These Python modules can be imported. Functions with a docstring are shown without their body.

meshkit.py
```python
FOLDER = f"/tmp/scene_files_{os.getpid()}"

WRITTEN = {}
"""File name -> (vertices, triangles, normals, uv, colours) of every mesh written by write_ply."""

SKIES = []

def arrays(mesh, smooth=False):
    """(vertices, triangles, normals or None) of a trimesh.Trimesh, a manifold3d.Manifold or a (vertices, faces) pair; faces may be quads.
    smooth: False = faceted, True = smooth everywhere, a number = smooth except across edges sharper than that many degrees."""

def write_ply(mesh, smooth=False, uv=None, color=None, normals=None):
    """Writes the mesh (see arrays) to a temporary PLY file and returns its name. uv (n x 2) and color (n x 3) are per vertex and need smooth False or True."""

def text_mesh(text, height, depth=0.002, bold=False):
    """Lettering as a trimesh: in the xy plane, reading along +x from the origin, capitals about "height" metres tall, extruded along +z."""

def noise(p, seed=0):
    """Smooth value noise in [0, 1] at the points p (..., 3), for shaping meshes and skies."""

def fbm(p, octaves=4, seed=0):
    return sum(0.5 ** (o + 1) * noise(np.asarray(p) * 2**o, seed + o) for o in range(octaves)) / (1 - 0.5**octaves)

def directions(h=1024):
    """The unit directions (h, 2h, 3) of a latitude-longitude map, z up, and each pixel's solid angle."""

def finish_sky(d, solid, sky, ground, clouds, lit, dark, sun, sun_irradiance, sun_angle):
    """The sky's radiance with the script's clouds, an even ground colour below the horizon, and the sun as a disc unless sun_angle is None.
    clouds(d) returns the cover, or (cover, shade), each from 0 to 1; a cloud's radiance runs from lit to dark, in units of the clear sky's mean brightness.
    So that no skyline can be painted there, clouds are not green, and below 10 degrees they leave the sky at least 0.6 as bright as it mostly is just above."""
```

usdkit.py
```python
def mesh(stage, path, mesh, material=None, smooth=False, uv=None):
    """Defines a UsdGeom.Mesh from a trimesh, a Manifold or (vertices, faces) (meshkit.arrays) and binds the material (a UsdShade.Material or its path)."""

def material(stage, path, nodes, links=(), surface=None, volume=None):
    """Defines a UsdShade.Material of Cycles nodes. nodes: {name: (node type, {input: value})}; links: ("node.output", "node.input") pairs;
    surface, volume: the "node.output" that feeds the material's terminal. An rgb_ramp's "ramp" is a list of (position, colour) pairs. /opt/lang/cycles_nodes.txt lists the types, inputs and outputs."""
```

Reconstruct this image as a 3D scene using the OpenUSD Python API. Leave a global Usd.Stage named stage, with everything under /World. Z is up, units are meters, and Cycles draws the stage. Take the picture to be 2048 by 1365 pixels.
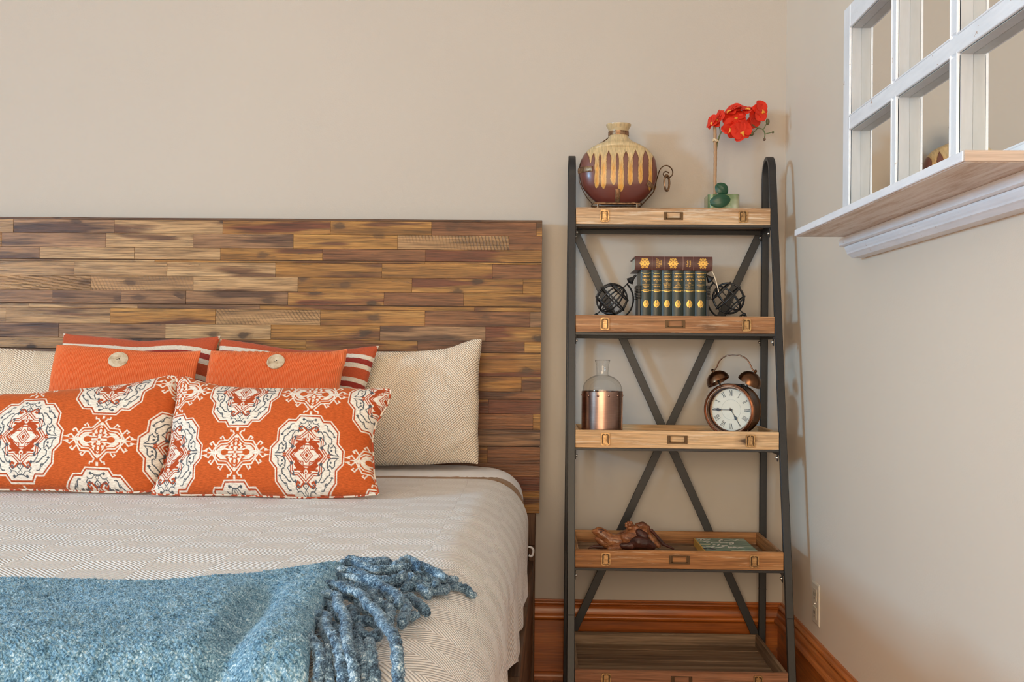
import math, random, numpy as np, trimesh, shapely, usdkit, meshkit
from shapely.geometry import Polygon, LineString, Point
from shapely import affinity
from manifold3d import Manifold
from scipy.interpolate import CubicSpline
from pxr import Usd, UsdGeom, UsdLux, UsdShade, Gf, Sdf, Vt

stage = Usd.Stage.CreateInMemory()
UsdGeom.Xform.Define(stage, '/World')
PI = math.pi
# ---------------------------------------------------------------- camera (x right, y into the back wall, z up)
F, CX, CY, DIST, EYE = 2100.0, 1024.0, 682.5, 3.28, 1.02
_yaw, _pit, _rol = math.atan(56 / F), math.atan(18 / F), 0.0098
FW = np.array([-math.sin(_yaw) * math.cos(_pit), math.cos(_yaw) * math.cos(_pit), math.sin(_pit)])
_r0 = np.array([math.cos(_yaw), math.sin(_yaw), 0.0]); _u0 = np.cross(_r0, FW)
RT = _r0 * math.cos(_rol) + _u0 * math.sin(_rol); UP = -_r0 * math.sin(_rol) + _u0 * math.cos(_rol)
EYEP = np.array([0, -DIST, EYE])
cam = UsdGeom.Camera.Define(stage, '/World/camera')
cam.CreateFocalLengthAttr(36 * F / 2048); cam.CreateHorizontalApertureAttr(36.0); cam.CreateClippingRangeAttr(Gf.Vec2f(0.05, 60))
cam.AddTransformOp().Set(Gf.Matrix4d(*RT, 0, *UP, 0, *(-FW), 0, *EYEP, 1))
cam.CreateExposureAttr(-0.12)
# ---------------------------------------------------------------- soft sky outside, daylight through the left window, and an added warm fill
KEY, KEYC, FIL, FILC, SKY = 90.0, (.35, .765, 1.13), 7.6, (1.0, .768, .49), 0.3
sky = UsdLux.DomeLight.Define(stage, '/World/sky'); sky.CreateIntensityAttr(SKY); sky.CreateColorAttr(Gf.Vec3f(0.9, 0.95, 1.0))
def rect_light(name, pos, rot, w, h, power, color):
    l = UsdLux.RectLight.Define(stage, '/World/' + name); l.CreateWidthAttr(w); l.CreateHeightAttr(h)
    l.CreateIntensityAttr(power); l.CreateColorAttr(Gf.Vec3f(*color))
    l.AddTranslateOp().Set(Gf.Vec3d(*pos)); l.AddRotateXYZOp().Set(Gf.Vec3f(*rot))
rect_light('window_daylight', (-4.0, -3.5, 1.72), (0, -90, 0), 0.6, 1.8, KEY, KEYC)
rect_light('window_daylight_001', (-0.95, -6.1, 1.45), (90, 0, 0), 3.1, 2.5, FIL, FILC)  # added warm fill light behind the viewer, shaped to lift the shelf shadows

def at(px, py, p0, n):
    d = FW + RT * ((px - CX) / F) - UP * ((py - CY) / F)
    n = np.asarray(n, float)
    return EYEP + d * (np.dot(np.asarray(p0, float) - EYEP, n) / np.dot(d, n))
def on_y(px, py, y): return at(px, py, (0, y, 0), (0, 1, 0))
def on_x(px, py, x): return at(px, py, (x, 0, 0), (1, 0, 0))
def on_z(px, py, z): return at(px, py, (0, 0, z), (0, 0, 1))
def proj(p):
    d = np.asarray(p, float) - EYEP; z = d @ FW
    return np.stack([CX + F * (d @ RT) / z, CY - F * (d @ UP) / z], -1)

# ---------------------------------------------------------------- naming, things, parts
_taken = {}
def numbered(parent, name):
    k = _taken.get((parent, name), 0); _taken[(parent, name)] = k + 1
    return name if k == 0 else f'{name}_{k:03d}'
def tag(p, label=None, cat=None, group=None, kind=None):
    for k, v in (('label', label), ('category', cat), ('group', group), ('kind', kind)):
        if v: p.SetCustomDataByKey(k, v)
    return p
class Thing:
    def __init__(s, path, origin): s.path, s.o = path, np.asarray(origin, float)
def thing(name, label, cat, loc=(0, 0, 0), group=None, kind=None):
    path = '/World/' + numbered('/World', name)
    x = UsdGeom.Xform.Define(stage, path); x.AddTranslateOp().Set(Gf.Vec3d(*map(float, loc)))
    tag(x.GetPrim(), label, cat, group, kind)
    return Thing(path, loc)
_seed = [0]
def put(name, mesh, m, parent=None, smooth=False, wco=None, col=None, label=None, cat=None, group=None, kind=None, axis='x', seed=None):
    """One Mesh prim, given in world metres, under PARENT (or top level). wco: texture coordinates in metres, grain along their x; a random shift for each piece."""
    v, f, n = meshkit.arrays(mesh, smooth)
    base = parent.path if parent else '/World'
    o = parent.o if parent else np.zeros(3)
    path = base + '/' + numbered(base, name)
    me = usdkit.mesh(stage, path, (v - o, f), m)
    if n is not None:
        me.CreateNormalsAttr(Vt.Vec3fArray.FromNumpy(n.astype(np.float32))); me.SetNormalsInterpolation('vertex')
    _seed[0] += 1
    if wco is None:
        p = v[:, {'x': [0, 1, 2], 'y': [1, 0, 2], 'z': [2, 1, 0]}[axis]]
        rs = np.random.RandomState(_seed[0] * 7 + 3 if seed is None else seed)
        wco = p + rs.uniform(0, 40, 3)
    api = UsdGeom.PrimvarsAPI(me)
    api.CreatePrimvar('wco', Sdf.ValueTypeNames.Float3Array, 'vertex').Set(Vt.Vec3fArray.FromNumpy(np.asarray(wco, np.float32)))
    if col is not None:
        api.CreatePrimvar('ink', Sdf.ValueTypeNames.Float3Array, 'vertex').Set(Vt.Vec3fArray.FromNumpy(np.asarray(col, np.float32)))
    tag(me.GetPrim(), label, cat, group, kind)
    return Thing(path, o)
def struct(name, mesh, m, label, parent=None, **k):
    return put(name, mesh, m, parent, label=label, kind='structure', cat=k.pop('cat', None), **k) if parent is None else put(name, mesh, m, parent, **k)

# ---------------------------------------------------------------- shapes
def cat(*parts):
    out = []
    for p in parts: out += list(p) if isinstance(p, (list, tuple)) else [p]
    return trimesh.util.concatenate(out)
def hull(pts): return trimesh.Trimesh(*(lambda h: (h.vertices, h.faces))(trimesh.convex.convex_hull(np.asarray(pts, float))), process=False)
def cbox(lo, hi, c=0.002):
    """A box with chamfered edges."""
    lo, hi = np.minimum(lo, hi).astype(float), np.maximum(lo, hi).astype(float)
    c = min(c, 0.45 * float((hi - lo).min()))
    pts = []
    for s in np.ndindex(2, 2, 2):
        p = np.where(s, hi, lo); i = np.where(s, -c, c)
        for k in range(3):
            q = p + i; q[k] = p[k]; pts.append(q)
    return hull(pts)
def box(lo, hi): return trimesh.creation.box(bounds=[np.minimum(lo, hi), np.maximum(lo, hi)])
def move(m, t=(0, 0, 0), R=None):
    m = m.copy()
    if R is not None: m.apply_transform(R)
    m.apply_translation(t); return m
def rot(deg, ax): return trimesh.transformations.rotation_matrix(math.radians(deg), ax)
def frame(o, x, y, z):
    M = np.eye(4); M[:3, 0], M[:3, 1], M[:3, 2], M[:3, 3] = x, y, z, o; return M
def bar(a, b, w, t, up=(0, 0, 1), c=0.001):
    """A flat bar from a to b: w across (perpendicular to up), t along up."""
    a, b = np.asarray(a, float), np.asarray(b, float); d = b - a; L = np.linalg.norm(d); d /= L
    s = np.cross(d, up); s /= np.linalg.norm(s); u = np.cross(s, d)
    m = cbox((0, -w / 2, -t / 2), (L, w / 2, t / 2), c); m.apply_transform(frame(a, d, s, u)); return m
def tube(pts, r, sides=10, closed=False, caps=True, flat=None, up=None):
    """A swept tube (parallel transport). r: number or per point. flat=(a, b): elliptical factors."""
    p = np.asarray(pts, float); n = len(p); r = np.broadcast_to(np.asarray(r, float), (n,))
    t = (np.roll(p, -1, 0) - np.roll(p, 1, 0)) if closed else np.gradient(p, axis=0)
    t /= np.linalg.norm(t, axis=1, keepdims=True) + 1e-12
    a = np.zeros_like(p); ref = np.asarray(up if up is not None else ([0, 0, 1.0] if abs(t[0, 2]) < 0.9 else [1.0, 0, 0]), float)
    for i in range(n):
        ref = ref if up is None else np.asarray(up, float)
        q = ref - t[i] * (ref @ t[i]); a[i] = q / (np.linalg.norm(q) + 1e-12); ref = a[i]
    b = np.cross(t, a); ang = np.arange(sides) * 2 * PI / sides; fa, fb = flat or (1, 1)
    v = p[:, None] + r[:, None, None] * (fa * np.cos(ang)[None, :, None] * a[:, None] + fb * np.sin(ang)[None, :, None] * b[:, None])
    N = n if closed else n - 1
    i, j = np.meshgrid(np.arange(N), np.arange(sides), indexing='ij'); i2, j2 = (i + 1) % n, (j + 1) % sides
    q = np.stack([i * sides + j, i2 * sides + j, i2 * sides + j2, i * sides + j2], -1).reshape(-1, 4)
    f = np.vstack([q[:, [0, 1, 2]], q[:, [0, 2, 3]]]); v = v.reshape(-1, 3)
    if caps and not closed:
        v = np.vstack([v, p[0], p[-1]]); k = np.arange(sides); k2 = (k + 1) % sides; e = (n - 1) * sides
        f = np.vstack([f, np.stack([np.full(sides, len(v) - 2), k, k2], 1)[:, [0, 1, 2]], np.stack([np.full(sides, len(v) - 1), e + k2, e + k], 1)])
    m = trimesh.Trimesh(v, f, process=False)
    if m.volume < 0: m.invert()
    return m
def spline(pts, n, closed=False):
    p = np.asarray(pts, float)
    if closed: p = np.vstack([p, p[:1]])
    s = np.r_[0, np.cumsum(np.linalg.norm(np.diff(p, axis=0), axis=1))]
    cs = CubicSpline(s, p, bc_type='periodic' if closed else 'natural')
    return cs(np.linspace(0, s[-1], n + 1)[:-1] if closed else np.linspace(0, s[-1], n))
def lathe(prof, n=48, caps=False):
    """Revolve (radius, z) points about z."""
    p = np.asarray(prof, float); a = np.arange(n) * 2 * PI / n
    v = np.stack([p[:, 0, None] * np.cos(a), p[:, 0, None] * np.sin(a), np.repeat(p[:, 1, None], n, 1)], -1).reshape(-1, 3)
    i, j = np.meshgrid(np.arange(len(p) - 1), np.arange(n), indexing='ij'); j2 = (j + 1) % n
    q = np.stack([i * n + j, i * n + j2, (i + 1) * n + j2, (i + 1) * n + j], -1).reshape(-1, 4)
    f = np.vstack([q[:, [0, 1, 2]], q[:, [0, 2, 3]]])
    m = trimesh.Trimesh(v, f, process=False); m.merge_vertices(); m.update_faces(m.nondegenerate_faces())
    return m
def lattice(P, flip=False):
    """A grid of points (n, m, 3) as a mesh, its vertices in row order."""
    n, m = P.shape[:2]; i, j = np.meshgrid(np.arange(n - 1), np.arange(m - 1), indexing='ij')
    q = np.stack([i * m + j, (i + 1) * m + j, (i + 1) * m + j + 1, i * m + j + 1], -1).reshape(-1, 4)
    f = np.vstack([q[:, [0, 1, 2]], q[:, [0, 2, 3]]])
    return trimesh.Trimesh(P.reshape(-1, 3), f[:, ::-1] if flip else f, process=False)
def prism(poly, h):
    gs = getattr(poly, 'geoms', [poly])
    return cat([trimesh.creation.extrude_polygon(g, h, engine='earcut') for g in gs if g.area > 1e-12])
def ball(c, r, sub=2, s=(1, 1, 1)):
    m = trimesh.creation.icosphere(sub, 1.0); m.apply_scale(np.asarray(s, float) * r); m.apply_translation(c); return m
def fbm(p, o=4, seed=0): return meshkit.fbm(p, o, seed)

# ---------------------------------------------------------------- materials
def S(*c):
    c = np.asarray(c if len(c) == 3 else c[0], float) / 255
    return tuple(np.where(c <= 0.04045, c / 12.92, ((c + 0.055) / 1.055) ** 2.4))
class Mat:
    def __init__(s, name): s.name, s.nodes, s.links, s.k = name, {}, [], 0
    def n(s, kind, **inp):
        s.k += 1; nm = f'n{s.k}'; lit = {}
        for k, v in inp.items():
            if isinstance(v, str) and '.' in v: s.links.append((v, f'{nm}.{k}'))
            else: lit[k] = v
        s.nodes[nm] = (kind, lit); return nm
    def math(s, op, a, b=None, c=None, clamp=False):
        d = dict(math_type=op, value1=a)
        if b is not None: d['value2'] = b
        if c is not None: d['value3'] = c
        if clamp: d['use_clamp'] = True
        return s.n('math', **d) + '.value'
    def vec(s, scale=(1, 1, 1), attr='wco', loc=(0, 0, 0), rotn=(0, 0, 0), src=None):
        if src is None: src = s.n('attribute', attribute=attr) + '.vector'
        return s.n('mapping', vector=src, scale=scale, location=loc, rotation=rotn) + '.vector'
    def noise(s, vec, scale=1.0, detail=2.0, rough=0.5, dist=0.0, out='fac'):
        return s.n('noise_texture', vector=vec, scale=scale, detail=detail, roughness=rough, distortion=dist) + '.' + out
    def ramp(s, fac, stops): return s.n('rgb_ramp', fac=fac, ramp=stops) + '.color'
    def range(s, v, a, b, c=0.0, d=1.0): return s.n('map_range', value=v, from_min=a, from_max=b, to_min=c, to_max=d, clamp=True) + '.result'
    def mix(s, fac, a, b, t='mix'): return s.n('mix', mix_type=t, fac=fac, color1=a, color2=b) + '.color'
    def bump(s, height, dist=0.002, strength=1.0, normal=None):
        d = dict(height=height, distance=dist, strength=strength)
        if normal: d['normal'] = normal
        return s.n('bump', **d) + '.normal'
    def done(s, base=None, surface=None, **p):
        if surface is None:
            if base is not None: p['base_color'] = base
            surface = s.n('principled_bsdf', **p) + '.BSDF'
        return usdkit.material(stage, '/World/Looks/' + s.name, s.nodes, s.links, surface=surface)
def plain(name, c, rough=0.5, metal=0.0, **k): return Mat(name).done(base=c, roughness=rough, metallic=metal, **k)
def wood(name, tones, rough=0.5, band=(1.3, 26, 26), fibre=(9, 260, 260), streak=None, knots=0.0, worn=None, saw=False, spec=0.3, bump=0.0012, fib=0.55, dirt=0.0):
    """Boards: bands and fibres along wco.x; streak = dark heartwood colour; knots 0..1; worn = pale rubbed colour; saw = arcs of saw marks."""
    m = Mat(name)
    warp = m.n('vector_math', math_type='multiply_add', vector1=m.n('noise_texture', vector=m.vec((2.2, 7, 7)), scale=1.0, detail=2.0) + '.color', vector2=(0.0, 0.03, 0.03), vector3=m.n('attribute', attribute='wco') + '.vector') + '.vector'
    g1 = m.noise(m.vec(band, src=warp), detail=4.0, rough=0.6)
    g2 = m.noise(m.vec(fibre), detail=3.0, rough=0.6)
    c = m.ramp(m.range(g1, 0.3, 0.7), [(k / (len(tones) - 1), t) for k, t in enumerate(tones)])
    if streak:
        s = m.range(m.noise(m.vec((2.6, 22, 22), src=warp), detail=2.5, rough=0.5), streak[1], streak[1] + 0.08)
        c = m.mix(s, c, streak[0])
    f = m.ramp(m.range(g2, 0.28, 0.62), [(0, (1 - fib,) * 3), (1, (1.24, 1.24, 1.24))])
    c = m.mix(1.0, c, f, 'multiply')
    h = g2
    if saw:
        w = m.n('wave_texture', wave_type='rings', rings_direction='y', vector=m.vec((1, 1, 1), src=m.n('vector_math', math_type='add', vector1=warp, vector2=(0, 0, 0.23)) + '.vector'), scale=32.0, distortion=2.2, detail=2.0, detail_scale=3.0) + '.fac'
        k = m.range(m.noise(m.vec((5, 12, 12)), detail=1.0), 0.42, 0.6)
        w2 = m.math('multiply', m.range(w, 0.55, 1.0), k)
        c = m.mix(m.math('multiply', w2, 0.55), c, S(78, 60, 46)); h = m.math('subtract', h, w2)
    if knots:
        kv = m.n('voronoi_texture', feature='f1', dimensions='2D', vector=m.vec((8.0, 17, 17), src=warp, rotn=(PI / 2, 0, 0)), scale=1.0, randomness=1.0)
        on = m.math('greater_than', m.n('separate_color', color=kv + '.color') + '.r', 1 - knots)
        d = m.math('multiply_add', m.math('subtract', m.noise(m.vec((40, 95, 95)), detail=3.0), .5), .30, kv + '.distance')
        on = m.math('multiply', on, m.range(m.n('separate_color', color=kv + '.color') + '.g', .0, .7, .35, 1.0))
        halo = m.math('multiply', m.range(d, 0.36, 0.10), on); core = m.math('multiply', m.range(d, 0.20, 0.10), on)
        c = m.mix(m.math('multiply', halo, 0.5), c, S(100, 66, 42)); c = m.mix(m.math('multiply', core, 0.85), c, S(60, 44, 36))
    if dirt:
        q = m.range(m.noise(m.vec((14, 120, 120), src=warp), detail=4.0, rough=0.7), .60, .74)
        q2 = m.range(m.noise(m.vec((5, 14, 14)), detail=2.0), .45, .62)
        c = m.mix(m.math('multiply', m.math('multiply', q, q2), dirt), c, S(66, 56, 50))
    if worn:
        w = m.range(m.noise(m.vec((6, 90, 90)), detail=5.0, rough=0.75), worn[1], worn[1] + 0.12)
        c = m.mix(m.math('multiply', w, worn[2]), c, worn[0])
    return m.done(base=c, roughness=rough, specular_ior_level=spec, normal=m.bump(h, bump, 0.6))

# ---- surfaces of the room
def paint(name, c, seed=0.0):
    m = Mat(name)
    v = m.n('geometry') + '.position'
    n1 = m.noise(v, 0.9, 3.0); n2 = m.noise(v, 190.0, 3.0, 0.6); n3 = m.noise(v, 26.0, 3.0)
    cc = m.mix(m.range(n1, 0.3, 0.7), tuple(0.965 * x for x in c), tuple(1.03 * x for x in c))
    return m.done(base=cc, roughness=0.55, specular_ior_level=0.25, normal=m.bump(m.math('multiply_add', n3, 0.6, n2), 0.0006, 0.5))
WALLP = paint('wall_paint', S(194, 185, 175))
WALLR = paint('lightened_wall_paint', S(229, 214, 196))  # wall paint lightened to stand in for light the right wall lacks
CEILP = plain('ceiling_paint', S(228, 224, 216), 0.8)
BASEW = wood('baseboard_wood', [S(130, 66, 24), S(172, 94, 38), S(192, 114, 50)], 0.28, band=(1.2, 14, 14), fibre=(7, 190, 190), fib=0.28, knots=0.05, spec=0.5, bump=0.0004)
FLOORW = wood('floor_wood', [S(128, 68, 30), S(168, 96, 46), S(184, 112, 58)], 0.3, fib=0.3, bump=0.0003)

XR, XL, YF, HT = 0.757, -3.9, -6.0, 3.0
struct('wall_back', box((XL - .15, 0, 0), (XR + .15, .15, HT)), WALLP, 'warm beige painted wall behind the bed and shelf')
struct('wall_right', box((XR, YF, 0), (XR + .15, 0, HT)), WALLR, 'painted right wall with mirror and ledge, colour lightened in place of light')
def holed(axis, c0, c1, u0, u1, h0, h1, z0, z1):
    def b(ua, ub, za, zb): return box((c0, ua, za), (c1, ub, zb)) if axis == 'x' else box((ua, c0, za), (ub, c1, zb))
    return cat(b(u0, h0, 0, HT), b(h1, u1, 0, HT), b(h0, h1, 0, z0), b(h0, h1, z1, HT))
struct('wall_left', holed('x', XL - .15, XL, YF, 0, -4.0, -3.0, .75, 2.7), WALLP, 'beige painted wall with the window that lights the room')
struct('wall_front', holed('y', YF - .15, YF, XL, XR, -2.55, .65, .15, 2.75), WALLP, 'beige painted wall behind the viewer with a wide window added for fill light')
struct('ceiling', box((XL, YF, HT), (XR, 0, HT + .1)), CEILP, 'plain white ceiling')
WFR = plain('window_frame_paint', S(225, 224, 220), 0.4)
def sash(n, axis, c, u0, u1, z0, z1, cols):
    t = thing(f'window_{n}', 'unseen white window', None, kind='structure')
    def b(ua, ub, za, zb): return cbox((c - .04, ua, za), (c, ub, zb)) if axis == 'x' else cbox((ua, c - .04, za), (ub, c, zb))
    put('window_frame', cat(b(u0, u0 + .06, z0, z1), b(u1 - .06, u1, z0, z1), b(u0, u1, z0, z0 + .06), b(u0, u1, z1 - .06, z1)), WFR, t)
    put('meeting_rail', b(u0, u1, (z0 + z1) / 2 - .025, (z0 + z1) / 2 + .025), WFR, t)
    for k in range(1, cols): put('mullion', b(u0 + (u1 - u0) * k / cols - .03, u0 + (u1 - u0) * k / cols + .03, z0, z1), WFR, t)
sash(1, 'x', XL - .05, -4.0, -3.0, .75, 2.7, 1)
sash(2, 'y', YF - .05, -2.55, .65, .15, 2.75, 3)  # made-up window, added around the warm fill light
fl = struct('floor', box((XL, YF, -.06), (XR, 0, -.004)), FLOORW, 'orange brown hardwood floor beside the bed')
x = -.12; k = 0
while x < XR:                                                    # the boards in the strip that can be seen, running away from the viewer
    w = 0.057
    put('plank', cbox((x + .0004, -1.6 - .1 * (k % 3), -.0039), (min(x + w, XR - .012) - .0004, -.012, .004 - .0004 * (k % 2)), .0012), FLOORW, fl, axis='y'); x += w; k += 1
# baseboards: board, moulded cap and shoe, mitred in the corner
def skirting(name, label, swap):
    t = thing(name, label, None, kind='structure')
    def run(prof):
        p = np.asarray(prof, float); n = len(p)
        if not swap: a = np.stack([np.full(n, -2.3), -p[:, 0], p[:, 1]], 1); b = np.stack([XR - p[:, 0], -p[:, 0], p[:, 1]], 1)
        else: a = np.stack([XR - p[:, 0], -p[:, 0], p[:, 1]], 1); b = np.stack([XR - p[:, 0], np.full(n, -3.2), p[:, 1]], 1)
        m = lattice(np.stack([a, b], 0)); 
        return m
    def arc(cx, cz, r, a0, a1, n=8): return [(cx + r * math.cos(math.radians(x)), cz + r * math.sin(math.radians(x))) for x in np.linspace(a0, a1, n)]
    ax = 'y' if swap else 'x'
    put('board', run([(0, 0), (.017, 0), (.017, .183), (.014, .186), (0, .186)]), BASEW, t, smooth=40, axis=ax)
    put('cap_moulding', run([(0, .188), (.024, .188)] + arc(.024, .196, .008, -90, 90) + [(.021, .2055)] + [(.021 - .0095 * (1 - math.cos(q)), .2055 + .0225 * math.sin(q)) for q in np.linspace(0, PI / 2, 8)] + [(.0125, .231)] + arc(.0125, .236, .005, -90, 90, 6) + [(.008, .2415), (.006, .246), (0, .246)]), BASEW, t, smooth=40, axis=ax)
    put('shoe_moulding', run([(.017, .002), (.034, .002), (.034, .008)] + arc(.0195, .0125, .0145, 0, 90, 8) + [(.017, .03)]), BASEW, t, smooth=40, axis=ax)
skirting('baseboard_back', 'tall varnished wooden baseboard along the back wall', False)
skirting('baseboard_right', 'tall varnished wooden baseboard along the right wall', True)

# ---------------------------------------------------------------- bed
HBY = -.085                                                      # face of the headboard planks
WT = dict(rough=0.40, knots=0.24, dirt=1.0, bump=0.0016, fib=0.66)
PK = {'L': wood('plank_light', [S(128, 98, 66), S(168, 132, 92), S(190, 156, 114)], streak=(S(112, 78, 54), .57), worn=(S(204, 184, 156), .6, .45), **WT),
      'S': wood('plank_sawn', [S(126, 94, 62), S(166, 128, 88), S(186, 150, 106)], saw=True, **WT),
      'T': wood('plank_tan', [S(116, 78, 38), S(158, 110, 54), S(182, 136, 74)], streak=(S(98, 60, 38), .54), **WT),
      'M': wood('plank_mixed', [S(114, 76, 38), S(154, 107, 54), S(176, 130, 72)], streak=(S(104, 56, 36), .47), **WT),
      'B': wood('plank_brown', [S(108, 78, 54), S(140, 104, 74), S(160, 122, 88)], streak=(S(92, 64, 48), .55), **WT),
      'R': wood('plank_red', [S(92, 56, 36), S(120, 76, 48), S(144, 96, 60)], streak=(S(84, 50, 34), .55), **WT)}
FRAMEW = wood('bed_frame_wood', [S(74, 50, 36), S(106, 76, 54), S(128, 94, 66)], rough=0.5, knots=0.2, bump=0.0008)
bed = thing('bed', 'wooden platform bed with a tall headboard of mixed reclaimed planks', 'bed', (-1.0, -.05, 0))
HXR, HXL = 0.0035, -2.004
hb = put('headboard', cat(box((HXL, -.078, .523), (HXR - .002, -.030, 1.4145)), cbox((HXL, -.082, 1.4095), (HXR, -.028, 1.4165), .001)), FRAMEW, bed)
ROWS = [  # z top, z bottom, end joints (picture x, in this plane), kind of each plank from the left
    (1.4090, 1.3682, [27, 229, 446, 661, 863, 1073], 'LBLMTRT'), (1.3675, 1.3242, [4, 212, 387, 587, 795, 1018], 'TBLBTSR'), (1.3236, 1.2885, [80, 269, 441, 645, 851], 'BLLTRM'),
    (1.2853, 1.2806, [310, 850], 'LTT'), (1.2800, 1.2365, [149, 334, 551, 764, 985], 'LLLTMR'), (1.2360, 1.1925, [182, 387, 596, 824, 1046], 'SSLTMT'), (1.1920, 1.1523, [105, 243, 372, 576, 768, 927], 'BBBBMRT'),
    (1.1490, 1.1372, [58, 275, 520, 949], 'LLBTT'), (1.1366, 1.0900, [12, 221, 431, 641, 850, 1060], 'LLTSMRB'), (1.0895, 1.0455, [118, 331, 542, 760, 971], 'BBLTBM'), (1.0450, 1.0128, [180, 383, 612, 835, 1049], 'LBTMRT'),
    (1.0095, .9390, [260, 520, 760], 'BTTM'), (.9384, .8935, [200, 420, 640, 850, 1043], 'LTTTTT'), (.8930, .8710, [330, 700], 'TTR'),
    (.8680, .8262, [300, 620, 820, 977], 'TTTMM'), (.8256, .7780, [280, 510, 760, 1066], 'TRTRT'), (.7774, .7280, [330, 640], 'TTB'),
    (.7250, .6760, [250, 520, 800, 975], 'TTTTR'), (.6754, .6350, [400, 800], 'TTR'), (.6344, .5780, [300, 700], 'TTM'), (.5774, .5250, [420, 860], 'TTT')]
rs = np.random.RandomState(5)
for z1, z0, joints, kinds in ROWS:
    py = proj((-.7, HBY, (z0 + z1) / 2))[1]
    xs = [HXL] + [float(on_y(j, py + .008 * (j - 540), HBY)[0]) for j in joints] + [HXR]
    for a, b, kd in zip(xs[:-1], xs[1:], kinds):
        pr = rs.uniform(-.0010, .0008); g = .0002
        lo, hi = np.array((a + g, HBY - .001 + pr, z0)), np.array((b - g, -.077, z1))
        put('plank', cbox(lo, hi, .0003), PK[kd], hb, seed=rs.randint(1 << 20))
put('leg', cat(cbox((-.050, -.080, .425), (-.0085, -.034, .523)), cbox((-.030, -.078, 0), (-.0085, -.036, .425))), FRAMEW, bed, axis='z')
put('leg', cat(cbox((-1.992, -.080, .425), (-1.95, -.034, .523)), cbox((-1.992, -.078, 0), (-1.97, -.036, .425))), FRAMEW, bed, axis='z')
def side_x(y): return -.012 + .018 * y
def rail(y0, y1):
    c = []
    for y in (y0, y1):
        for xx in (-.028, 0):
            for z in (.10, .38): c.append((side_x(y) + xx, y, z))
    return hull(c)
ry = [-.085, -.66, -1.22, -1.72, -2.16]
for a, b in zip(ry[:-1], ry[1:]): put('side_rail', rail(a - .0006, b + .0006), FRAMEW, bed, axis='y')
put('side_rail', cbox((-1.99, -2.16, .10), (-1.962, -.085, .38)), FRAMEW, bed, axis='y')
put('foot_rail', cbox((-1.99, -2.19, .10), (-.052, -2.162, .38)), FRAMEW, bed)
put('mattress_support', box((-1.96, -2.16, .30), (-.06, -.085, .335)), FRAMEW, bed)
for xx in (-1.96, -.10): put('leg', cbox((xx, -2.18, 0), (xx + .05, -2.13, .10)), FRAMEW, bed, axis='z')

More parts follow.
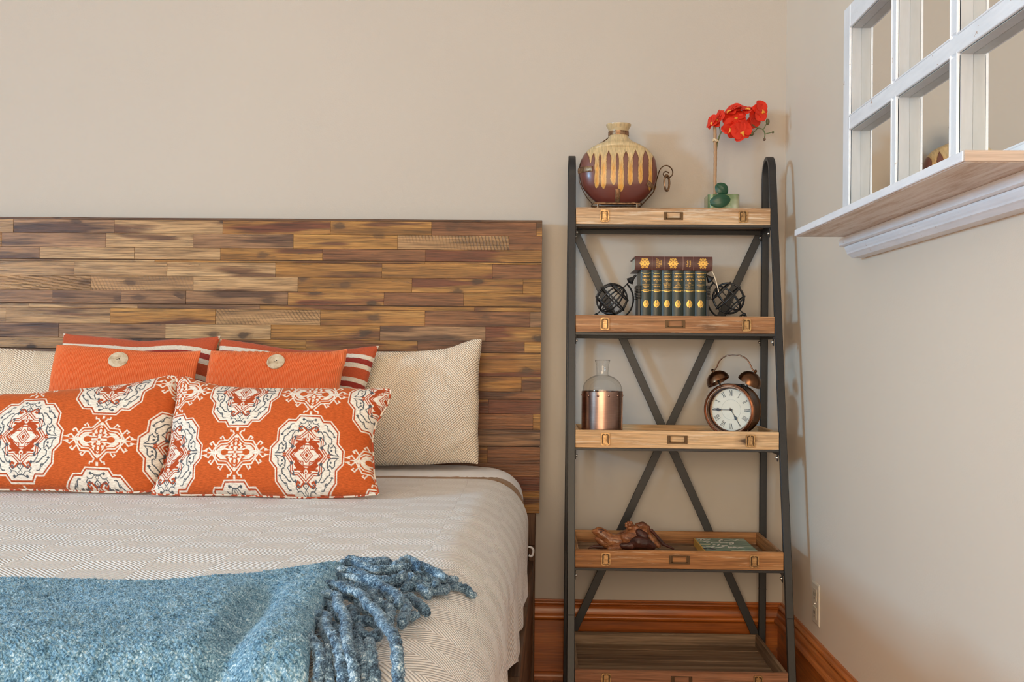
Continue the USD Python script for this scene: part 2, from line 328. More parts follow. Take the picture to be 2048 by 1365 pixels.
# ---- bed clothes
def fabric(name, c, weave=900.0, rough=0.85, sheen=0.25, vary=0.06, bump=0.0006):
    m = Mat(name); v = m.n('attribute', attribute='wco') + '.vector'
    n = m.noise(v, weave, 2.0, 0.6); b = m.noise(v, 5.0, 3.0)
    f = m.mix(m.range(b, .3, .7), tuple(x * (1 - vary) for x in c), tuple(min(1, x * (1 + vary)) for x in c))
    f = m.mix(m.range(n, .35, .65), m.mix(1.0, f, (.86, .86, .86), 'multiply'), f)
    return m.done(base=f, roughness=rough, sheen_weight=sheen, sheen_roughness=.5, specular_ior_level=.15, normal=m.bump(n, bump, .5))
def quilted(name, c, dark, sheen_k=.5, px=.112, py=.107, pitch=.0086, depth=.0034):
    """Rows of stitched chevrons that close into concentric diamonds: a triangle wave across plus a triangle wave down."""
    m = Mat(name)
    a = m.n('attribute', attribute='wco') + '.vector'
    w = m.n('noise_texture', vector=a, scale=9.0, detail=2.0) + '.color'
    a2 = m.n('vector_math', math_type='multiply_add', vector1=w, vector2=(.012, .012, 0), vector3=a) + '.vector'
    xyz = m.n('separate_xyz', vector=a2)
    ph = m.math('add', m.math('pingpong', xyz + '.x', px / 2), m.math('pingpong', xyz + '.y', py))
    s = m.math('absolute', m.math('sine', m.math('multiply', ph, PI / pitch)))
    s = m.math('power', s, .55)
    st = m.noise(m.vec((1, 1, 1)), 320.0, 2.0)
    seam = m.range(m.math('pingpong', xyz + '.y', py), 0.0, .0012, .75, 1.0)
    hgt = m.math('multiply', m.math('multiply_add', st, .35, s), seam)
    col = m.mix(m.range(m.math('multiply', s, seam), 0.1, 0.62), dark, c)  # grooves darkened in colour, standing in for shade in the relief
    fx = m.math('greater_than', m.math('fraction', m.math('divide', xyz + '.x', px)), .5); fy = m.math('greater_than', m.math('fraction', m.math('divide', xyz + '.y', 2 * py)), .5)
    nap_sheen = m.math('absolute', m.math('subtract', fx, fy))
    col = m.mix(m.math('multiply', nap_sheen, sheen_k), col, m.mix(1.0, col, (.90, .885, .87), 'multiply'))  # every other block tinted darker: velvet sheen painted into the colour
    col = m.mix(m.range(m.noise(a, 60.0, 4.0, .7), .35, .7), m.mix(1.0, col, (.95, .94, .93), 'multiply'), col)
    return m.done(base=col, roughness=.62, sheen_weight=.3, sheen_roughness=.4, specular_ior_level=.3, normal=m.bump(hgt, depth, .9))
SHEET = fabric('sheet_cotton', S(246, 244, 245), 1400, vary=.02)
QUILT = quilted('quilt_velvet', S(248, 245, 242), S(216, 208, 198), depth=.0040)
SHAMR = quilted('sham_velvet', S(250, 233, 211), S(202, 172, 142), sheen_k=.10, pitch=.0076, depth=.0042)
SHAML = SHAMR
BLANKM = fabric('boucle_brown', S(150, 108, 62), 420, vary=.25, bump=.004)
MATTR = fabric('mattress_ticking', S(225, 222, 216), 900)
MZ = .655
put('mattress', cbox((-1.955, -2.12, .336), (-.120, -.10, MZ - .012), .05), MATTR, label='thick white mattress under the fitted sheet and quilt', cat='mattress')
def draped(x0, yhead, yfoot, top, thick, R, side, hem, nx=150, ny=150, head_drop=None, foot=True, seed=0, amp=.0):
    """Cloth over the mattress: flat top, rounded over the right side (side(y) = its outer x) and over the foot."""
    us = np.r_[np.linspace(0, .72, int(nx * .45), endpoint=False), np.linspace(.72, 1, nx - int(nx * .45))]
    ys = np.linspace(0, 1, ny); P = np.zeros((nx, ny, 3)); W = np.zeros((nx, ny, 3))
    for j, tv in enumerate(ys):
        y = yhead + (yfoot - yhead) * tv; X = side(y); flat = (X - R) - x0; L1 = flat; L2 = PI / 2 * R; hz = hem(y); L3 = top - R - hz; tot = L1 + L2 + L3
        s = np.where(us < .72, us / .72 * (L1 - .10), L1 - .10 + (us - .72) / .28 * (L2 + L3 + .10))
        xx = np.where(s < L1, x0 + s, np.where(s < L1 + L2, X - R + R * np.sin(np.clip((s - L1) / R, 0, PI / 2)), X))
        zz = np.where(s < L1, top, np.where(s < L1 + L2, top - R + R * np.cos(np.clip((s - L1) / R, 0, PI / 2)), top - R - (s - L1 - L2)))
        P[:, j] = np.stack([xx, np.full(nx, y), zz], 1); W[:, j] = np.stack([s + x0, np.full(nx, y), np.zeros(nx)], 1)
    return P, W
def sheet_x(y): return -.040 + .012 * y - .06 * min(1, max(0, (-.46 - y) / .06))
P, W = draped(-1.95, -.098, -.72, .668, .003, .085, sheet_x, lambda y: .42, ny=90)
# rounded corner of the mattress at the headboard
yy = P[:, :, 1]; near = np.clip((-.098 - yy) / .16, 0, 1); drop = np.clip((P[:, :, 0] + .22) / .18, 0, 1)
P[:, :, 0] -= .034 * (1 - near) ** 2 * drop; P[:, :, 2] -= .012 * (1 - near) ** 2 * drop
P += (fbm(P * np.array([14, 4, 14]), 3, 3)[..., None] - .5) * np.array([.006, 0, .004])
put('fitted_sheet', lattice(P, True), SHEET, smooth=True, wco=W.reshape(-1, 3), label='smooth white fitted sheet at the head of the mattress', cat='sheet')
def quilt_x(y):
    return np.interp(-y, [.35, .5, .62, .8, 1.0, 1.25, 1.6, 2.2], [-.034, -.026, -.027, -.036, -.040, -.047, -.052, -.058])
def quilt_hem(y): return .407 + .014 * math.sin(y * 9.0 + 1.2) + .008 * math.sin(y * 23.0)
P, W = draped(-1.95, -.50, -2.28, .680, .012, .12, quilt_x, quilt_hem, nx=260, ny=300)
d = np.clip((.60 - P[:, :, 2]) / .2, 0, 1)                      # folds grow down the hanging side
yy = P[:, :, 1]
P[:, :, 0] += d * (.010 * np.sin(yy * 15 + .8) + .006 * np.sin(yy * 34 + 2 * P[:, :, 2]) + .014 * (fbm(P * np.array([3, 7, 5]), 3, 8) - .5))
top = P[:, :, 2] > .55
hump = np.clip((-.50 - yy) / .12, 0, 1) * (fbm(P * np.array([2.6, 2.6, 0]), 3, 11) - .5) * .016 + (fbm(P * np.array([9, 9, 9]), 3, 12) - .5) * .005 * np.clip((-.50 - yy) / .12, 0, 1)
P[:, :, 2] += hump * np.clip((P[:, :, 2] - .45) / .2, 0, 1)
he = np.clip((-.50 - yy) / .03, 0, 1); P[:, :, 2] -= .004 * (1 - he) ** 2       # edge turned down on the blanket
ft = np.clip((-2.14 - yy) / .14, 0, 1); P[:, :, 2] -= .10 * ft ** 2             # over the foot of the bed
P[:, :, 2] += .030 * np.exp(-((yy + 1.55) / .35) ** 2) * np.exp(-((P[:, :, 0] + .155) / .05) ** 2) * 0
QP = P.copy()
quilt = put('quilt', lattice(P, True), QUILT, smooth=True, wco=(W[..., [1, 0, 2]] + [10.03, 10.02, 0]).reshape(-1, 3), label='cream quilt stitched in chevron diamonds, spread over the bed', cat='quilt')
from scipy.interpolate import LinearNDInterpolator
_m = QP[:, :, 2] > .45
_qz = LinearNDInterpolator(QP[_m][:, :2], QP[_m][:, 2])
def quilt_z(x, y):
    z = _qz(np.asarray(x, float), np.asarray(y, float)); return np.where(np.isfinite(z), z, .60)
tg = on_x(1062, 1104, -.02)
put('care_loop', tube(spline([tg + (-.008, 0, .014), tg + (.004, -.002, .01), tg + (.006, 0, -.004), tg + (0, .002, -.014), tg + (-.006, 0, -.01)], 24), .0032, 8), SHEET, quilt, smooth=True)
# blanket: a strip of brown boucle between sheet and quilt
def blanket_x(y): return -.050
P, W = draped(-1.95, -.436, -.507, .6745, .003, .085, lambda y: sheet_x(max(y, -.46)) + .007, lambda y: .56, nx=220, ny=14)
P[:, :, 2] -= .0045 * np.clip((-.488 - P[:, :, 1]) / .014, 0, 1)
P[:, :, 1] += (fbm(P * np.array([3, 0, 2]), 2, 21) - .5)[..., ] * .008
P += (fbm(P * 160, 3, 22)[..., None] - .5) * np.array([0, 0, .003])
put('blanket', lattice(P, True), BLANKM, smooth=True, wco=W.reshape(-1, 3), label='brown boucle blanket edge showing between white sheet and cream quilt', cat='blanket')
# ---------------------------------------------------------------- pillows: a traced outline set on a leaning plane, filled out with depth
def resample(p, n):
    p = np.asarray(p, float); s = np.r_[0, np.cumsum(np.linalg.norm(np.diff(p, axis=0), axis=1))]
    if len(p) > 2:
        from scipy.interpolate import PchipInterpolator
        return PchipInterpolator(s / s[-1], p)(np.linspace(0, 1, n))
    return np.stack([np.interp(np.linspace(0, 1, n), s / s[-1], p[:, k]) for k in range(2)], 1)
class Pillow:
    def __init__(s, top, right, bottom, left, yb, lean, zb=.678, nu=200, nv=120, tf=.06, tb=.05, q=.5, roll=0.0):
        """top, bottom: left to right; left, right: top to bottom; pixels of the photograph, set on the plane through (0, yb, zb) that leans back by LEAN degrees."""
        a = math.radians(lean); s.n = np.array([0, -math.cos(a), math.sin(a)]); s.up = np.array([0, math.sin(a), math.cos(a)]); s.p0 = np.array([0, yb, zb])
        def pl(pts): return np.array([[(w := at(px, py, s.p0, s.n) - s.p0)[0], w @ s.up] for px, py in pts])
        T, R, B, L = (resample(pl(e), n) for e, n in ((top, nu), (right, nv), (bottom, nu), (left, nv)))
        u = np.linspace(0, 1, nu)[:, None, None]; v = np.linspace(0, 1, nv)[None, :, None]
        s.Q = (1 - v) * T[:, None] + v * B[:, None] + (1 - u) * L[None] + u * R[None] - ((1 - u) * (1 - v) * T[0] + u * (1 - v) * T[-1] + (1 - u) * v * B[0] + u * v * B[-1])
        s.U, s.V = np.broadcast_to(2 * u[..., 0] - 1, (nu, nv)), np.broadcast_to(2 * v[..., 0] - 1, (nu, nv))
        s.h = np.clip((1 - s.U ** 2) * (1 - s.V ** 2), 0, None) ** q
        s.tf, s.tb = tf, tb
        s.extra = np.zeros((nu, nv)); s.shift = np.zeros((nu, nv))
    def to3(s, Q, off): return s.p0 + Q[..., :1] * np.array([1.0, 0, 0]) + Q[..., 1:2] * s.up + off[..., None] * s.n
    def front(s): return s.to3(s.Q, s.tf * s.h + s.extra + s.shift)
    def back(s): return s.to3(s.Q, -s.tb * s.h + s.shift)
    def wrinkle(s, amp, freq, seed, edge=.5):
        q = np.concatenate([s.Q * freq, np.zeros(s.Q.shape[:2] + (1,))], 2)
        s.extra = s.extra + (fbm(q + seed * 7.3, 4, seed) - .5) * amp * np.clip(s.h, 0, 1) ** edge
    def tucks(s, amp, n, seed):
        """Short gathers that run in from the seam."""
        for e, (c, d) in enumerate(((s.U, 1 - abs(s.V)), (s.V, 1 - abs(s.U)))):
            w = np.sin(c * n * (1.0 if e == 0 else .6) + 3 * fbm(np.stack([c * 3, c * 0 + seed, c * 0], -1), 2, seed)) * np.exp(-d / .10) * (1 - np.exp(-d / .02))
            s.extra = s.extra + amp * w
    def build(s, name, label, m, mback=None, group=None, cat_='pillow', col=None, rim=None, wco=None, smooth=True, cov=(0, 0)):
        base = s.p0 + np.array([float(s.Q[..., 0].mean()), 0, 0])
        t = thing(name, label, cat_, base, group)
        Wc = np.concatenate([s.Q + np.asarray(cov), np.zeros(s.Q.shape[:2] + (1,))], 2).reshape(-1, 3) if wco is None else wco
        put('front_cover', lattice(s.front(), True), m, t, smooth=smooth, wco=Wc, col=col)
        b = s.back(); k = (slice(None, None, 3), slice(None, None, 3)) if (s.Q.shape[0] - 1) % 3 == 0 and (s.Q.shape[1] - 1) % 3 == 0 else (slice(None), slice(None))
        put('back_cover', lattice(b[k]), mback or m, t, smooth=True, wco=Wc.reshape(s.Q.shape[:2] + (3,))[k].reshape(-1, 3), col=None if col is None else np.asarray(col).reshape(s.Q.shape[:2] + (3,))[k].reshape(-1, 3))
        if rim:
            e = s.to3(s.Q, s.shift); loop = np.vstack([e[:-1, 0], e[-1, :-1], e[:0:-1, -1], e[0, :0:-1]])
            loop = loop[np.r_[True, np.linalg.norm(np.diff(loop, axis=0), axis=1) > 1e-6]]
            put(rim[0], tube(resample3(loop, rim[3]), rim[2], 8, closed=True), rim[1], t, smooth=True)
        return t
def resample3(p, n):
    p = np.vstack([p, p[:1]]); s = np.r_[0, np.cumsum(np.linalg.norm(np.diff(p, axis=0), axis=1))]
    return np.stack([np.interp(np.linspace(0, s[-1], n + 1)[:-1], s, p[:, k]) for k in range(3)], 1)

# quilted shams against the headboard
sr = Pillow([(480, 706), (560, 702), (650, 702), (754, 703.7), (808, 703.7), (849, 702), (890, 698), (906, 694), (930, 684.7), (950, 679), (963.5, 678)],
            [(963.5, 678), (963, 690), (958, 735), (956.5, 775), (957.5, 805), (956, 860), (957, 900), (956, 929)],
            [(470, 932), (600, 932), (750, 932), (800, 931), (860, 929.5), (920, 926), (956, 929)], [(480, 706), (468, 800), (470, 932)], -.24, 12, zb=.684, nu=211, nv=127, tf=.075, tb=.02, q=.42)
sr.wrinkle(.018, 7, 3); sr.wrinkle(.006, 22, 9)
_d = (sr.Q[..., 0] + .32) * .6 + (sr.Q[..., 1] - .30) * .8                      # a soft fold below the raised corner
sr.extra += -.012 * np.exp(-(_d / .02) ** 2) * np.clip((sr.Q[..., 1] - .15) / .1, 0, 1) * np.clip(sr.h, 0, 1)
_d = (sr.Q[..., 0] + .25) * -.45 + (sr.Q[..., 1] - .055) * .9
sr.extra += .010 * np.exp(-(_d / .016) ** 2) * np.clip((sr.Q[..., 0] + .33) / .06, 0, 1) * np.clip(sr.h, 0, 1) ** .4
sr.build('pillow', 'cream pillow quilted in diamonds, right of the striped cushions', SHAMR, cov=(10.011, 10.064))
sl = Pillow([(-250, 700), (-100, 694), (0, 697), (30, 699), (60, 702), (105, 704), (200, 705), (400, 708)], [(400, 708), (405, 800), (400, 931)],
            [(-260, 922), (0, 927), (400, 931)], [(-250, 700), (-262, 800), (-260, 922)], -.24, 14, zb=.684, nu=211, nv=127, tf=.075, tb=.02, q=.42)
sl.wrinkle(.02, 6, 5); sl.wrinkle(.006, 20, 6)
_a = math.radians(-14); _q = sl.Q @ np.array([[math.cos(_a), math.sin(_a)], [-math.sin(_a), math.cos(_a)]])
sl.build('pillow', 'cream quilted pillow at the left, mostly behind the orange medallion cushion', SHAML, wco=np.concatenate([_q + 10.0, np.zeros(_q.shape[:2] + (1,))], 2).reshape(-1, 3))

# striped cushions
STR = Mat('striped_linen')
_v = STR.n('attribute', attribute='wco') + '.vector'; _i = STR.n('attribute', attribute='ink') + '.color'
_n = STR.noise(STR.vec((140, 900, 1)), 1.0, 2.0); _n2 = STR.noise(STR.vec((900, 140, 1)), 1.0, 2.0)
_w = STR.math('add', _n, _n2)
STRIPES = STR.done(base=STR.mix(1.0, _i, STR.ramp(STR.range(_w, .7, 1.3), [(0, (.74, .74, .74)), (1, (1.06, 1.06, 1.06))]), 'multiply'), roughness=.9, sheen_weight=.15, specular_ior_level=.12, normal=STR.bump(_w, .0006, .6))
RUST, BRICK, ECRU = S(190, 88, 56), S(156, 58, 50), S(228, 218, 202)
LINEN = fabric('ecru_linen', S(222, 208, 186), 700)
def striped(p, label, bands):
    k = p.Q.shape
    vv = (p.V + 1) / 2 + .006 * np.sin(p.U * 2.6 + .4) - .055 * np.clip((p.U - .45) / .55, 0, 1) ** 2
    col = np.zeros(k[:2] + (3,)); col[:] = RUST
    y = 0.0
    for w, c in bands:
        mk = (vv >= y) & (vv < y + w); col[mk] = c; y += w
    col[vv >= y] = ECRU
    col[((1 - np.abs(p.U)) * 1.6 + (1 + p.V)) < .055] = ECRU
    return p.build('striped_cushion', label, STRIPES, LINEN, group=None, cat_='cushion', col=col.reshape(-1, 3))
BANDS = [(.075, RUST), (.036, ECRU), (.044, BRICK), (.038, ECRU), (.085, RUST), (.036, ECRU), (.044, BRICK), (.038, ECRU)] + [(.085, RUST), (.036, ECRU), (.044, BRICK), (.038, ECRU)] * 2
sa = Pillow([(127, 667), (148, 670), (185, 673), (237, 678), (290, 683), (338, 680), (396, 677), (420, 675), (441, 672)], [(441, 672), (435, 690), (428, 720), (420, 755), (412, 800), (405, 940)],
            [(112, 940), (250, 944), (405, 940)], [(127, 667), (124, 700), (118, 760), (112, 940)], -.385, 17, zb=.690, nu=118, nv=430, tf=.055, tb=.03)
sa.wrinkle(.012, 9, 31); striped(sa, 'rust and white striped cushion, the left one of two', BANDS)
sb = Pillow([(440, 678), (463, 681), (517, 689), (571, 698), (612, 702), (666, 702), (706, 698), (735, 694), (758, 692)], [(758, 692), (752, 708), (743, 735), (735, 765), (727, 785), (722, 860), (715, 940)],
            [(432, 940), (570, 945), (715, 940)], [(440, 678), (437, 720), (434, 800), (432, 940)], -.375, 17, zb=.690, nu=118, nv=430, tf=.055, tb=.03)
sb.wrinkle(.012, 9, 37); striped(sb, 'rust and white striped cushion, the right one of two, beside the cream pillow', [(.055, RUST), (.036, ECRU), (.044, BRICK), (.038, ECRU)] + BANDS[4:])

# pleated orange cushions with a coconut shell button
PLM = Mat('orange_pleated_satin')
_n = PLM.noise(PLM.vec((700, 60, 1)), 1.0, 2.0)
PLEAT = PLM.done(base=PLM.mix(PLM.range(_n, .35, .65), S(216, 104, 54), S(230, 122, 72)), roughness=.42, sheen_weight=.35, sheen_tint=S(255, 190, 150), specular_ior_level=.4)
COCO = Mat('coconut_shell')
COCOM = COCO.done(base=COCO.ramp(COCO.noise(COCO.vec((60, 60, 60)), 1.0, 5.0, .65), [(.3, S(150, 122, 92)), (.5, S(196, 176, 148)), (.7, S(216, 202, 178))]), roughness=.5)
DARKM = plain('dark_thread', S(40, 30, 26), .8)
def pleated(p, label, btn, br, tilt, ribs=84):
    ph = (p.U + 1) / 2 * ribs - p.V * 1.2 + .12 * fbm(np.stack([p.U * 2, p.V * 2, p.U * 0], -1), 3, 4)
    tri = np.abs(ph % 1 - .5) * 2
    p.extra = p.extra + .0034 * (tri ** .9) * np.clip(p.h * 3, 0.15, 1)
    t = p.build('pleated_cushion', label, PLEAT, cat_='cushion')
    F = p.front(); d = np.linalg.norm(proj(F.reshape(-1, 3)) - np.array(btn), axis=1); c = F.reshape(-1, 3)[d.argmin()] + p.n * .002
    x = np.array([math.cos(math.radians(tilt)), 0, 0]) + p.up * math.sin(math.radians(tilt)); x /= np.linalg.norm(x)
    n = p.n * .93 + x * .0 + np.array([.12, 0, .22]); n /= np.linalg.norm(n); y = np.cross(n, x); y /= np.linalg.norm(y); x = np.cross(y, n)
    disc = lathe([(0, .0), (br * .9, 0), (br, .002), (br * .98, .0045), (br * .8, .0062), (br * .35, .0052), (0, .0048)], 40); disc.apply_scale((1, .90, 1)); disc.apply_transform(frame(c, x, y, n))
    b = put('button', disc, COCOM, t, smooth=35)
    for k in (-1, 1):
        h = ball((0, 0, 0), .0016, 1, (1, 1, .3)); h.apply_translation((k * .0028, k * .001, .0052)); h.apply_transform(frame(c, x, y, n)); put('thread_hole', h, DARKM, b)
    return t
pa = Pillow([(113.5, 690), (137, 690.5), (185, 694), (224, 697.5), (264, 701), (317, 704.6), (369, 703.5), (402, 702)], [(402, 702), (399, 715), (393, 737), (389, 765), (386, 800), (383, 943)],
            [(84, 943), (230, 947), (383, 943)], [(113.5, 690), (108, 720), (103, 750), (99, 785), (92, 860), (84, 943)], -.525, 20, zb=.700, nu=505, nv=100, tf=.062, tb=.03)
pa.wrinkle(.014, 6, 41); pleated(pa, 'orange pleated cushion with round button, left of its twin', (238, 722), .0265, 14)
pb = Pillow([(422, 702), (463, 703), (503, 703.7), (544, 705), (598, 706), (652, 704.5), (679, 701), (694, 698)], [(694, 698), (691.6, 721), (685, 743), (682, 759), (679, 781), (678, 943)],
            [(400, 943), (540, 947), (678, 943)], [(422, 702), (416, 735), (412, 765), (405, 860), (400, 943)], -.515, 20, zb=.700, nu=505, nv=100, tf=.062, tb=.03)
pb.wrinkle(.014, 6, 47); pb.tucks(.004, 60, 2); pleated(pb, 'orange pleated cushion with round button, in front of the right striped cushion', (552, 725), .0245, 32)

# medallion cushions: the woven print is worked out as flat shapes, and each vertex of the cover takes the ink that lies on it
def sym(pts): return [(x, y) for x, y in pts] + [(x, -y) for x, y in pts[::-1]] + [(-x, -y) for x, y in pts] + [(-x, y) for x, y in pts[::-1]]
def ln(pts, w, cap='flat'): return LineString(pts).buffer(w * .60, cap_style=cap, join_style='mitre')
def four(g): return shapely.union_all([affinity.scale(g, a, b, origin=(0, 0)) for a in (1, -1) for b in (1, -1)])
_out = Polygon([(.0, 1), (.27, 1), (.36, .865), (.54, .865), (.77, .60), (.77, .33), (.925, .165), (.925, -.165), (.77, -.33), (.77, -.60), (.54, -.865), (.36, -.865), (.27, -1), (-.27, -1), (-.36, -.865), (-.54, -.865), (-.77, -.60), (-.77, -.33), (-.925, -.165), (-.925, .165), (-.77, .33), (-.77, .60), (-.54, .865), (-.36, .865), (-.27, 1)])
_core = Polygon(sym([(.50, .0), (.36, .16), (.36, .335), (.30, .40), (.19, .40), (.0, .60)][::1]))
_core = Polygon([(0, .60), (.19, .42), (.31, .42), (.36, .36), (.36, .18), (.50, 0), (.36, -.18), (.36, -.36), (.31, -.42), (.19, -.42), (0, -.60), (-.19, -.42), (-.31, -.42), (-.36, -.36), (-.36, -.18), (-.50, 0), (-.36, .18), (-.36, .36), (-.31, .42), (-.19, .42)])
def dia(a, b): return Polygon([(a, 0), (0, b), (-a, 0), (0, -b)])
_step = Polygon([(.36, 0), (.22, .17), (.10, .17), (.10, .27), (-.10, .27), (-.10, .17), (-.22, .17), (-.36, 0), (-.22, -.17), (-.10, -.17), (-.10, -.27), (.10, -.27), (.10, -.17), (.22, -.17)])
_ring = _out.buffer(-.030, join_style='mitre').difference(_out.buffer(-.062, join_style='mitre'))
_rust = [ _ring, _core.buffer(.035, join_style='mitre').difference(_core.buffer(.012, join_style='mitre')), _core.buffer(-.012, join_style='mitre').difference(_core.buffer(-.036, join_style='mitre')),
          _core.buffer(-.06, join_style='mitre').difference(dia(.37, .31)), dia(.35, .29).difference(dia(.325, .265)).difference(box_p := shapely.box(-.1, -.4, .1, .4)), _step.buffer(-.015).difference(_step.buffer(-.038)),
          dia(.16, .19).difference(dia(.132, .158)), dia(.105, .125).difference(dia(.08, .095)), dia(.045, .065),
          four(ln([(.23, .075), (.285, .075), (.285, .045)], .02)), shapely.box(-.06, .285, .06, .30), shapely.box(-.06, -.30, .06, -.285),
          four(ln([(.05, .60), (.13, .68), (.20, .685), (.235, .64), (.20, .575), (.155, .60), (.175, .625)], .034)), four(ln([(.50, .02), (.57, .02), (.60, .055)], .026)), four(ln([(.54, .02), (.545, .075)], .022))]
_whit = [four(Polygon([(.10, .36), (.20, .345), (.27, .36), (.21, .375)])), four(Polygon([(.05, .45), (.075, .40), (.11, .43), (.085, .46)])), four(ln([(.03, .50), (.03, .42)], .022)), Point(0, .37).buffer(.05), Point(0, -.37).buffer(.05),
         four(Polygon([(.23, .30), (.31, .22), (.30, .31)])), four(Polygon([(.29, .13), (.34, .17), (.27, .2)]))]
_rst2 = [Point(0, .38).buffer(.022), Point(0, -.38).buffer(.022)]
_slat = [four(x) for x in (
    ln([(.0, .835), (.06, .835), (.10, .865), (.15, .868)], .018), Point(.15, .868).buffer(.032), ln([(.06, .83), (.12, .765), (.18, .76), (.235, .79)], .016), ln([(.20, .765), (.255, .70), (.19, .635), (.14, .69), (.175, .715), (.20, .695)], .018),
    dia(.078, .085).difference(dia(.052, .058)).intersection(shapely.box(-1, -1, 1, 1)) if False else affinity.translate(dia(.085, .085).difference(dia(.055, .055)), 0, .665), affinity.translate(dia(.02, .02), 0, .665), affinity.translate(dia(.05, .055).difference(dia(.032, .035)), 0, .785),
    ln([(.37, .745), (.43, .745), (.465, .70), (.475, .63), (.535, .615), (.60, .56), (.64, .50)], .020), affinity.translate(dia(.04, .05).difference(dia(.022, .03)), .50, .63), affinity.translate(dia(.045, .03), .645, .475),
    ln([(.36, .585), (.43, .57), (.52, .46), (.585, .42), (.595, .33), (.56, .295), (.535, .31)], .022), ln([(.24, .575), (.32, .575), (.385, .47), (.39, .39), (.46, .29), (.36, .21)], .019), affinity.translate(dia(.035, .05), .25, .575), affinity.translate(dia(.045, .035), .345, .19), affinity.translate(dia(.03, .05), .375, .18),
    Polygon([(.25, .46), (.285, .43), (.30, .345), (.325, .345), (.325, .40), (.355, .44), (.325, .445), (.29, .455)]),
    Polygon([(.515, .30), (.50, .14), (.56, .045), (.66, .018), (.80, .018), (.715, .10), (.71, .22), (.63, .30), (.615, .25), (.575, .22)]).difference(Polygon([(.54, .255), (.535, .14), (.585, .07), (.66, .045), (.75, .042), (.69, .095), (.685, .21), (.64, .255), (.62, .215), (.575, .185)])), Point(.60, .14).buffer(.026))]
def motif_shapes():
    o = [(.0, .98), (.22, .70), (.30, .62), (.52, .56), (.80, .28), (.80, -.0)]
    body = Polygon(sym([(.78, .0), (.76, .20), (.58, .40), (.30, .43), (.10, .72), (.0, .84)]))
    w = [body.difference(body.buffer(-.05)), four(ln([(.86, .03), (.72, .32), (.62, .52), (.30, .545), (.10, .86), (.16, .98), (.24, .97), (.26, 1.08)], .045)), body.buffer(-.10),
         four(ln([(.42, .56), (.52, .74), (.60, .66), (.55, .60)], .04)), four(ln([(.76, .30), (.88, .50), (.97, .41), (.90, .33)], .045)), four(ln([(.86, .03), (1.0, .22), (1.12, .14), (1.06, .08)], .045)), dia(1.08, .24).difference(dia(.66, .16)), four(Polygon([(1.05, .05), (1.28, .10), (1.12, .14)])), four(ln([(.0, .98), (.0, 1.14)], .07))]
    r = [Point(.40, 0).buffer(.135), Point(-.40, 0).buffer(.135), four(Polygon([(.05, .14), (.16, .16), (.19, .26), (.11, .27)])), Point(0, 0).buffer(.05), four(ln([(.24, .30), (.34, .22), (.24, .18)], .05)), four(ln([(.30, .43), (.16, .22), (.30, .20)], .001)),
         four(ln([(.0, .66), (.09, .54), (.12, .36)], .03)), four(ln([(.28, .42), (.22, .30)], .06)), affinity.translate(affinity.scale(Point(0, 0).buffer(.1), .75, 1.5), 0, .40).difference(affinity.translate(affinity.scale(Point(0, 0).buffer(.06), .75, 1.6), 0, .39)), affinity.translate(affinity.scale(Point(0, 0).buffer(.1), .75, 1.5), 0, -.40).difference(affinity.translate(affinity.scale(Point(0, 0).buffer(.06), .75, 1.6), 0, -.39))]
    return w, r
_mw, _mr = motif_shapes()
CHEN, IVORY, RUSTL, SLATE = S(196, 92, 42), S(236, 228, 216), S(178, 76, 38), S(84, 92, 100)
def ink(Qp, cen, e1, e2, sx, sy, ms):
    """Ink of the points Qp (n, 2): medallions on a centred lattice, small motifs between them."""
    col = np.empty((len(Qp), 3)); col[:] = CHEN
    def lay(c, sx, sy, layers):
        loc = (Qp - c) / np.array([sx, sy]); near = np.where((np.abs(loc) < 1.4).all(1))[0]
        for shapes, rgb in layers:
            g = shapely.union_all([x.buffer(0) for x in shapes if not x.is_empty]); shapely.prepare(g)
            hit = near[shapely.contains_xy(g, loc[near, 0], loc[near, 1])]; col[hit] = rgb
    for i in range(-3, 4):
        for j in range(-2, 3):
            for h in (0, 1):
                c = cen + (i + h / 2) * e1 + (j + h / 2) * e2
                lay(c, sx, sy, [([_out], IVORY), (_rust, RUSTL), (_whit, IVORY), (_rst2, RUSTL), (_slat, SLATE)])
                lay(c + e1 / 2, ms * 1.0, ms * .80, [(_mw, IVORY), (_mr, CHEN)])
    return col
CH = Mat('medallion_chenille')
_i = CH.n('attribute', attribute='ink') + '.color'; _a = CH.noise(CH.vec((120, 620, 1)), 1.0, 3.0, .6); _b = CH.noise(CH.vec((700, 700, 1)), 1.0, 2.0)
CHENM = CH.done(base=CH.mix(1.0, _i, CH.ramp(CH.range(_a, .3, .7), [(0, (.64, .60, .58)), (1, (1.14, 1.14, 1.14))]), 'multiply'), roughness=.85, sheen_weight=.3, sheen_roughness=.4, sheen_tint=S(255, 200, 160), specular_ior_level=.15, normal=CH.bump(CH.math('add', _a, _b), .0008, .6))
CORD = Mat('twisted_cord')
_c = CORD.n('voronoi_texture', vector=CORD.vec((130, 130, 130)), scale=1.0) + '.color'
CORDM = CORD.done(base=CORD.mix(CORD.math('greater_than', CORD.n('separate_color', color=_c) + '.r', .45), S(176, 74, 40), S(222, 210, 194)), roughness=.85)
def medallion(p, label, cen, ex, ey, sx, sy, ms):
    """cen: the pixel of one medallion's centre; ex, ey: lattice steps in metres; sx, sy, ms: half sizes in metres."""
    w = at(*cen, p.p0 + p.n * p.tf * .85, p.n) - p.p0; c = np.array([w[0], w @ p.up])
    col = sum(ink(p.Q.reshape(-1, 2) + np.array(o) * .00026, c, np.asarray(ex, float), np.asarray(ey, float), sx, sy, ms) for o in ((-1, -.4), (.4, -1), (1, .4), (-.4, 1))) / 4
    return p.build('medallion_cushion', label, CHENM, cat_='cushion', col=col, rim=('piping', CORDM, .0030, 500))
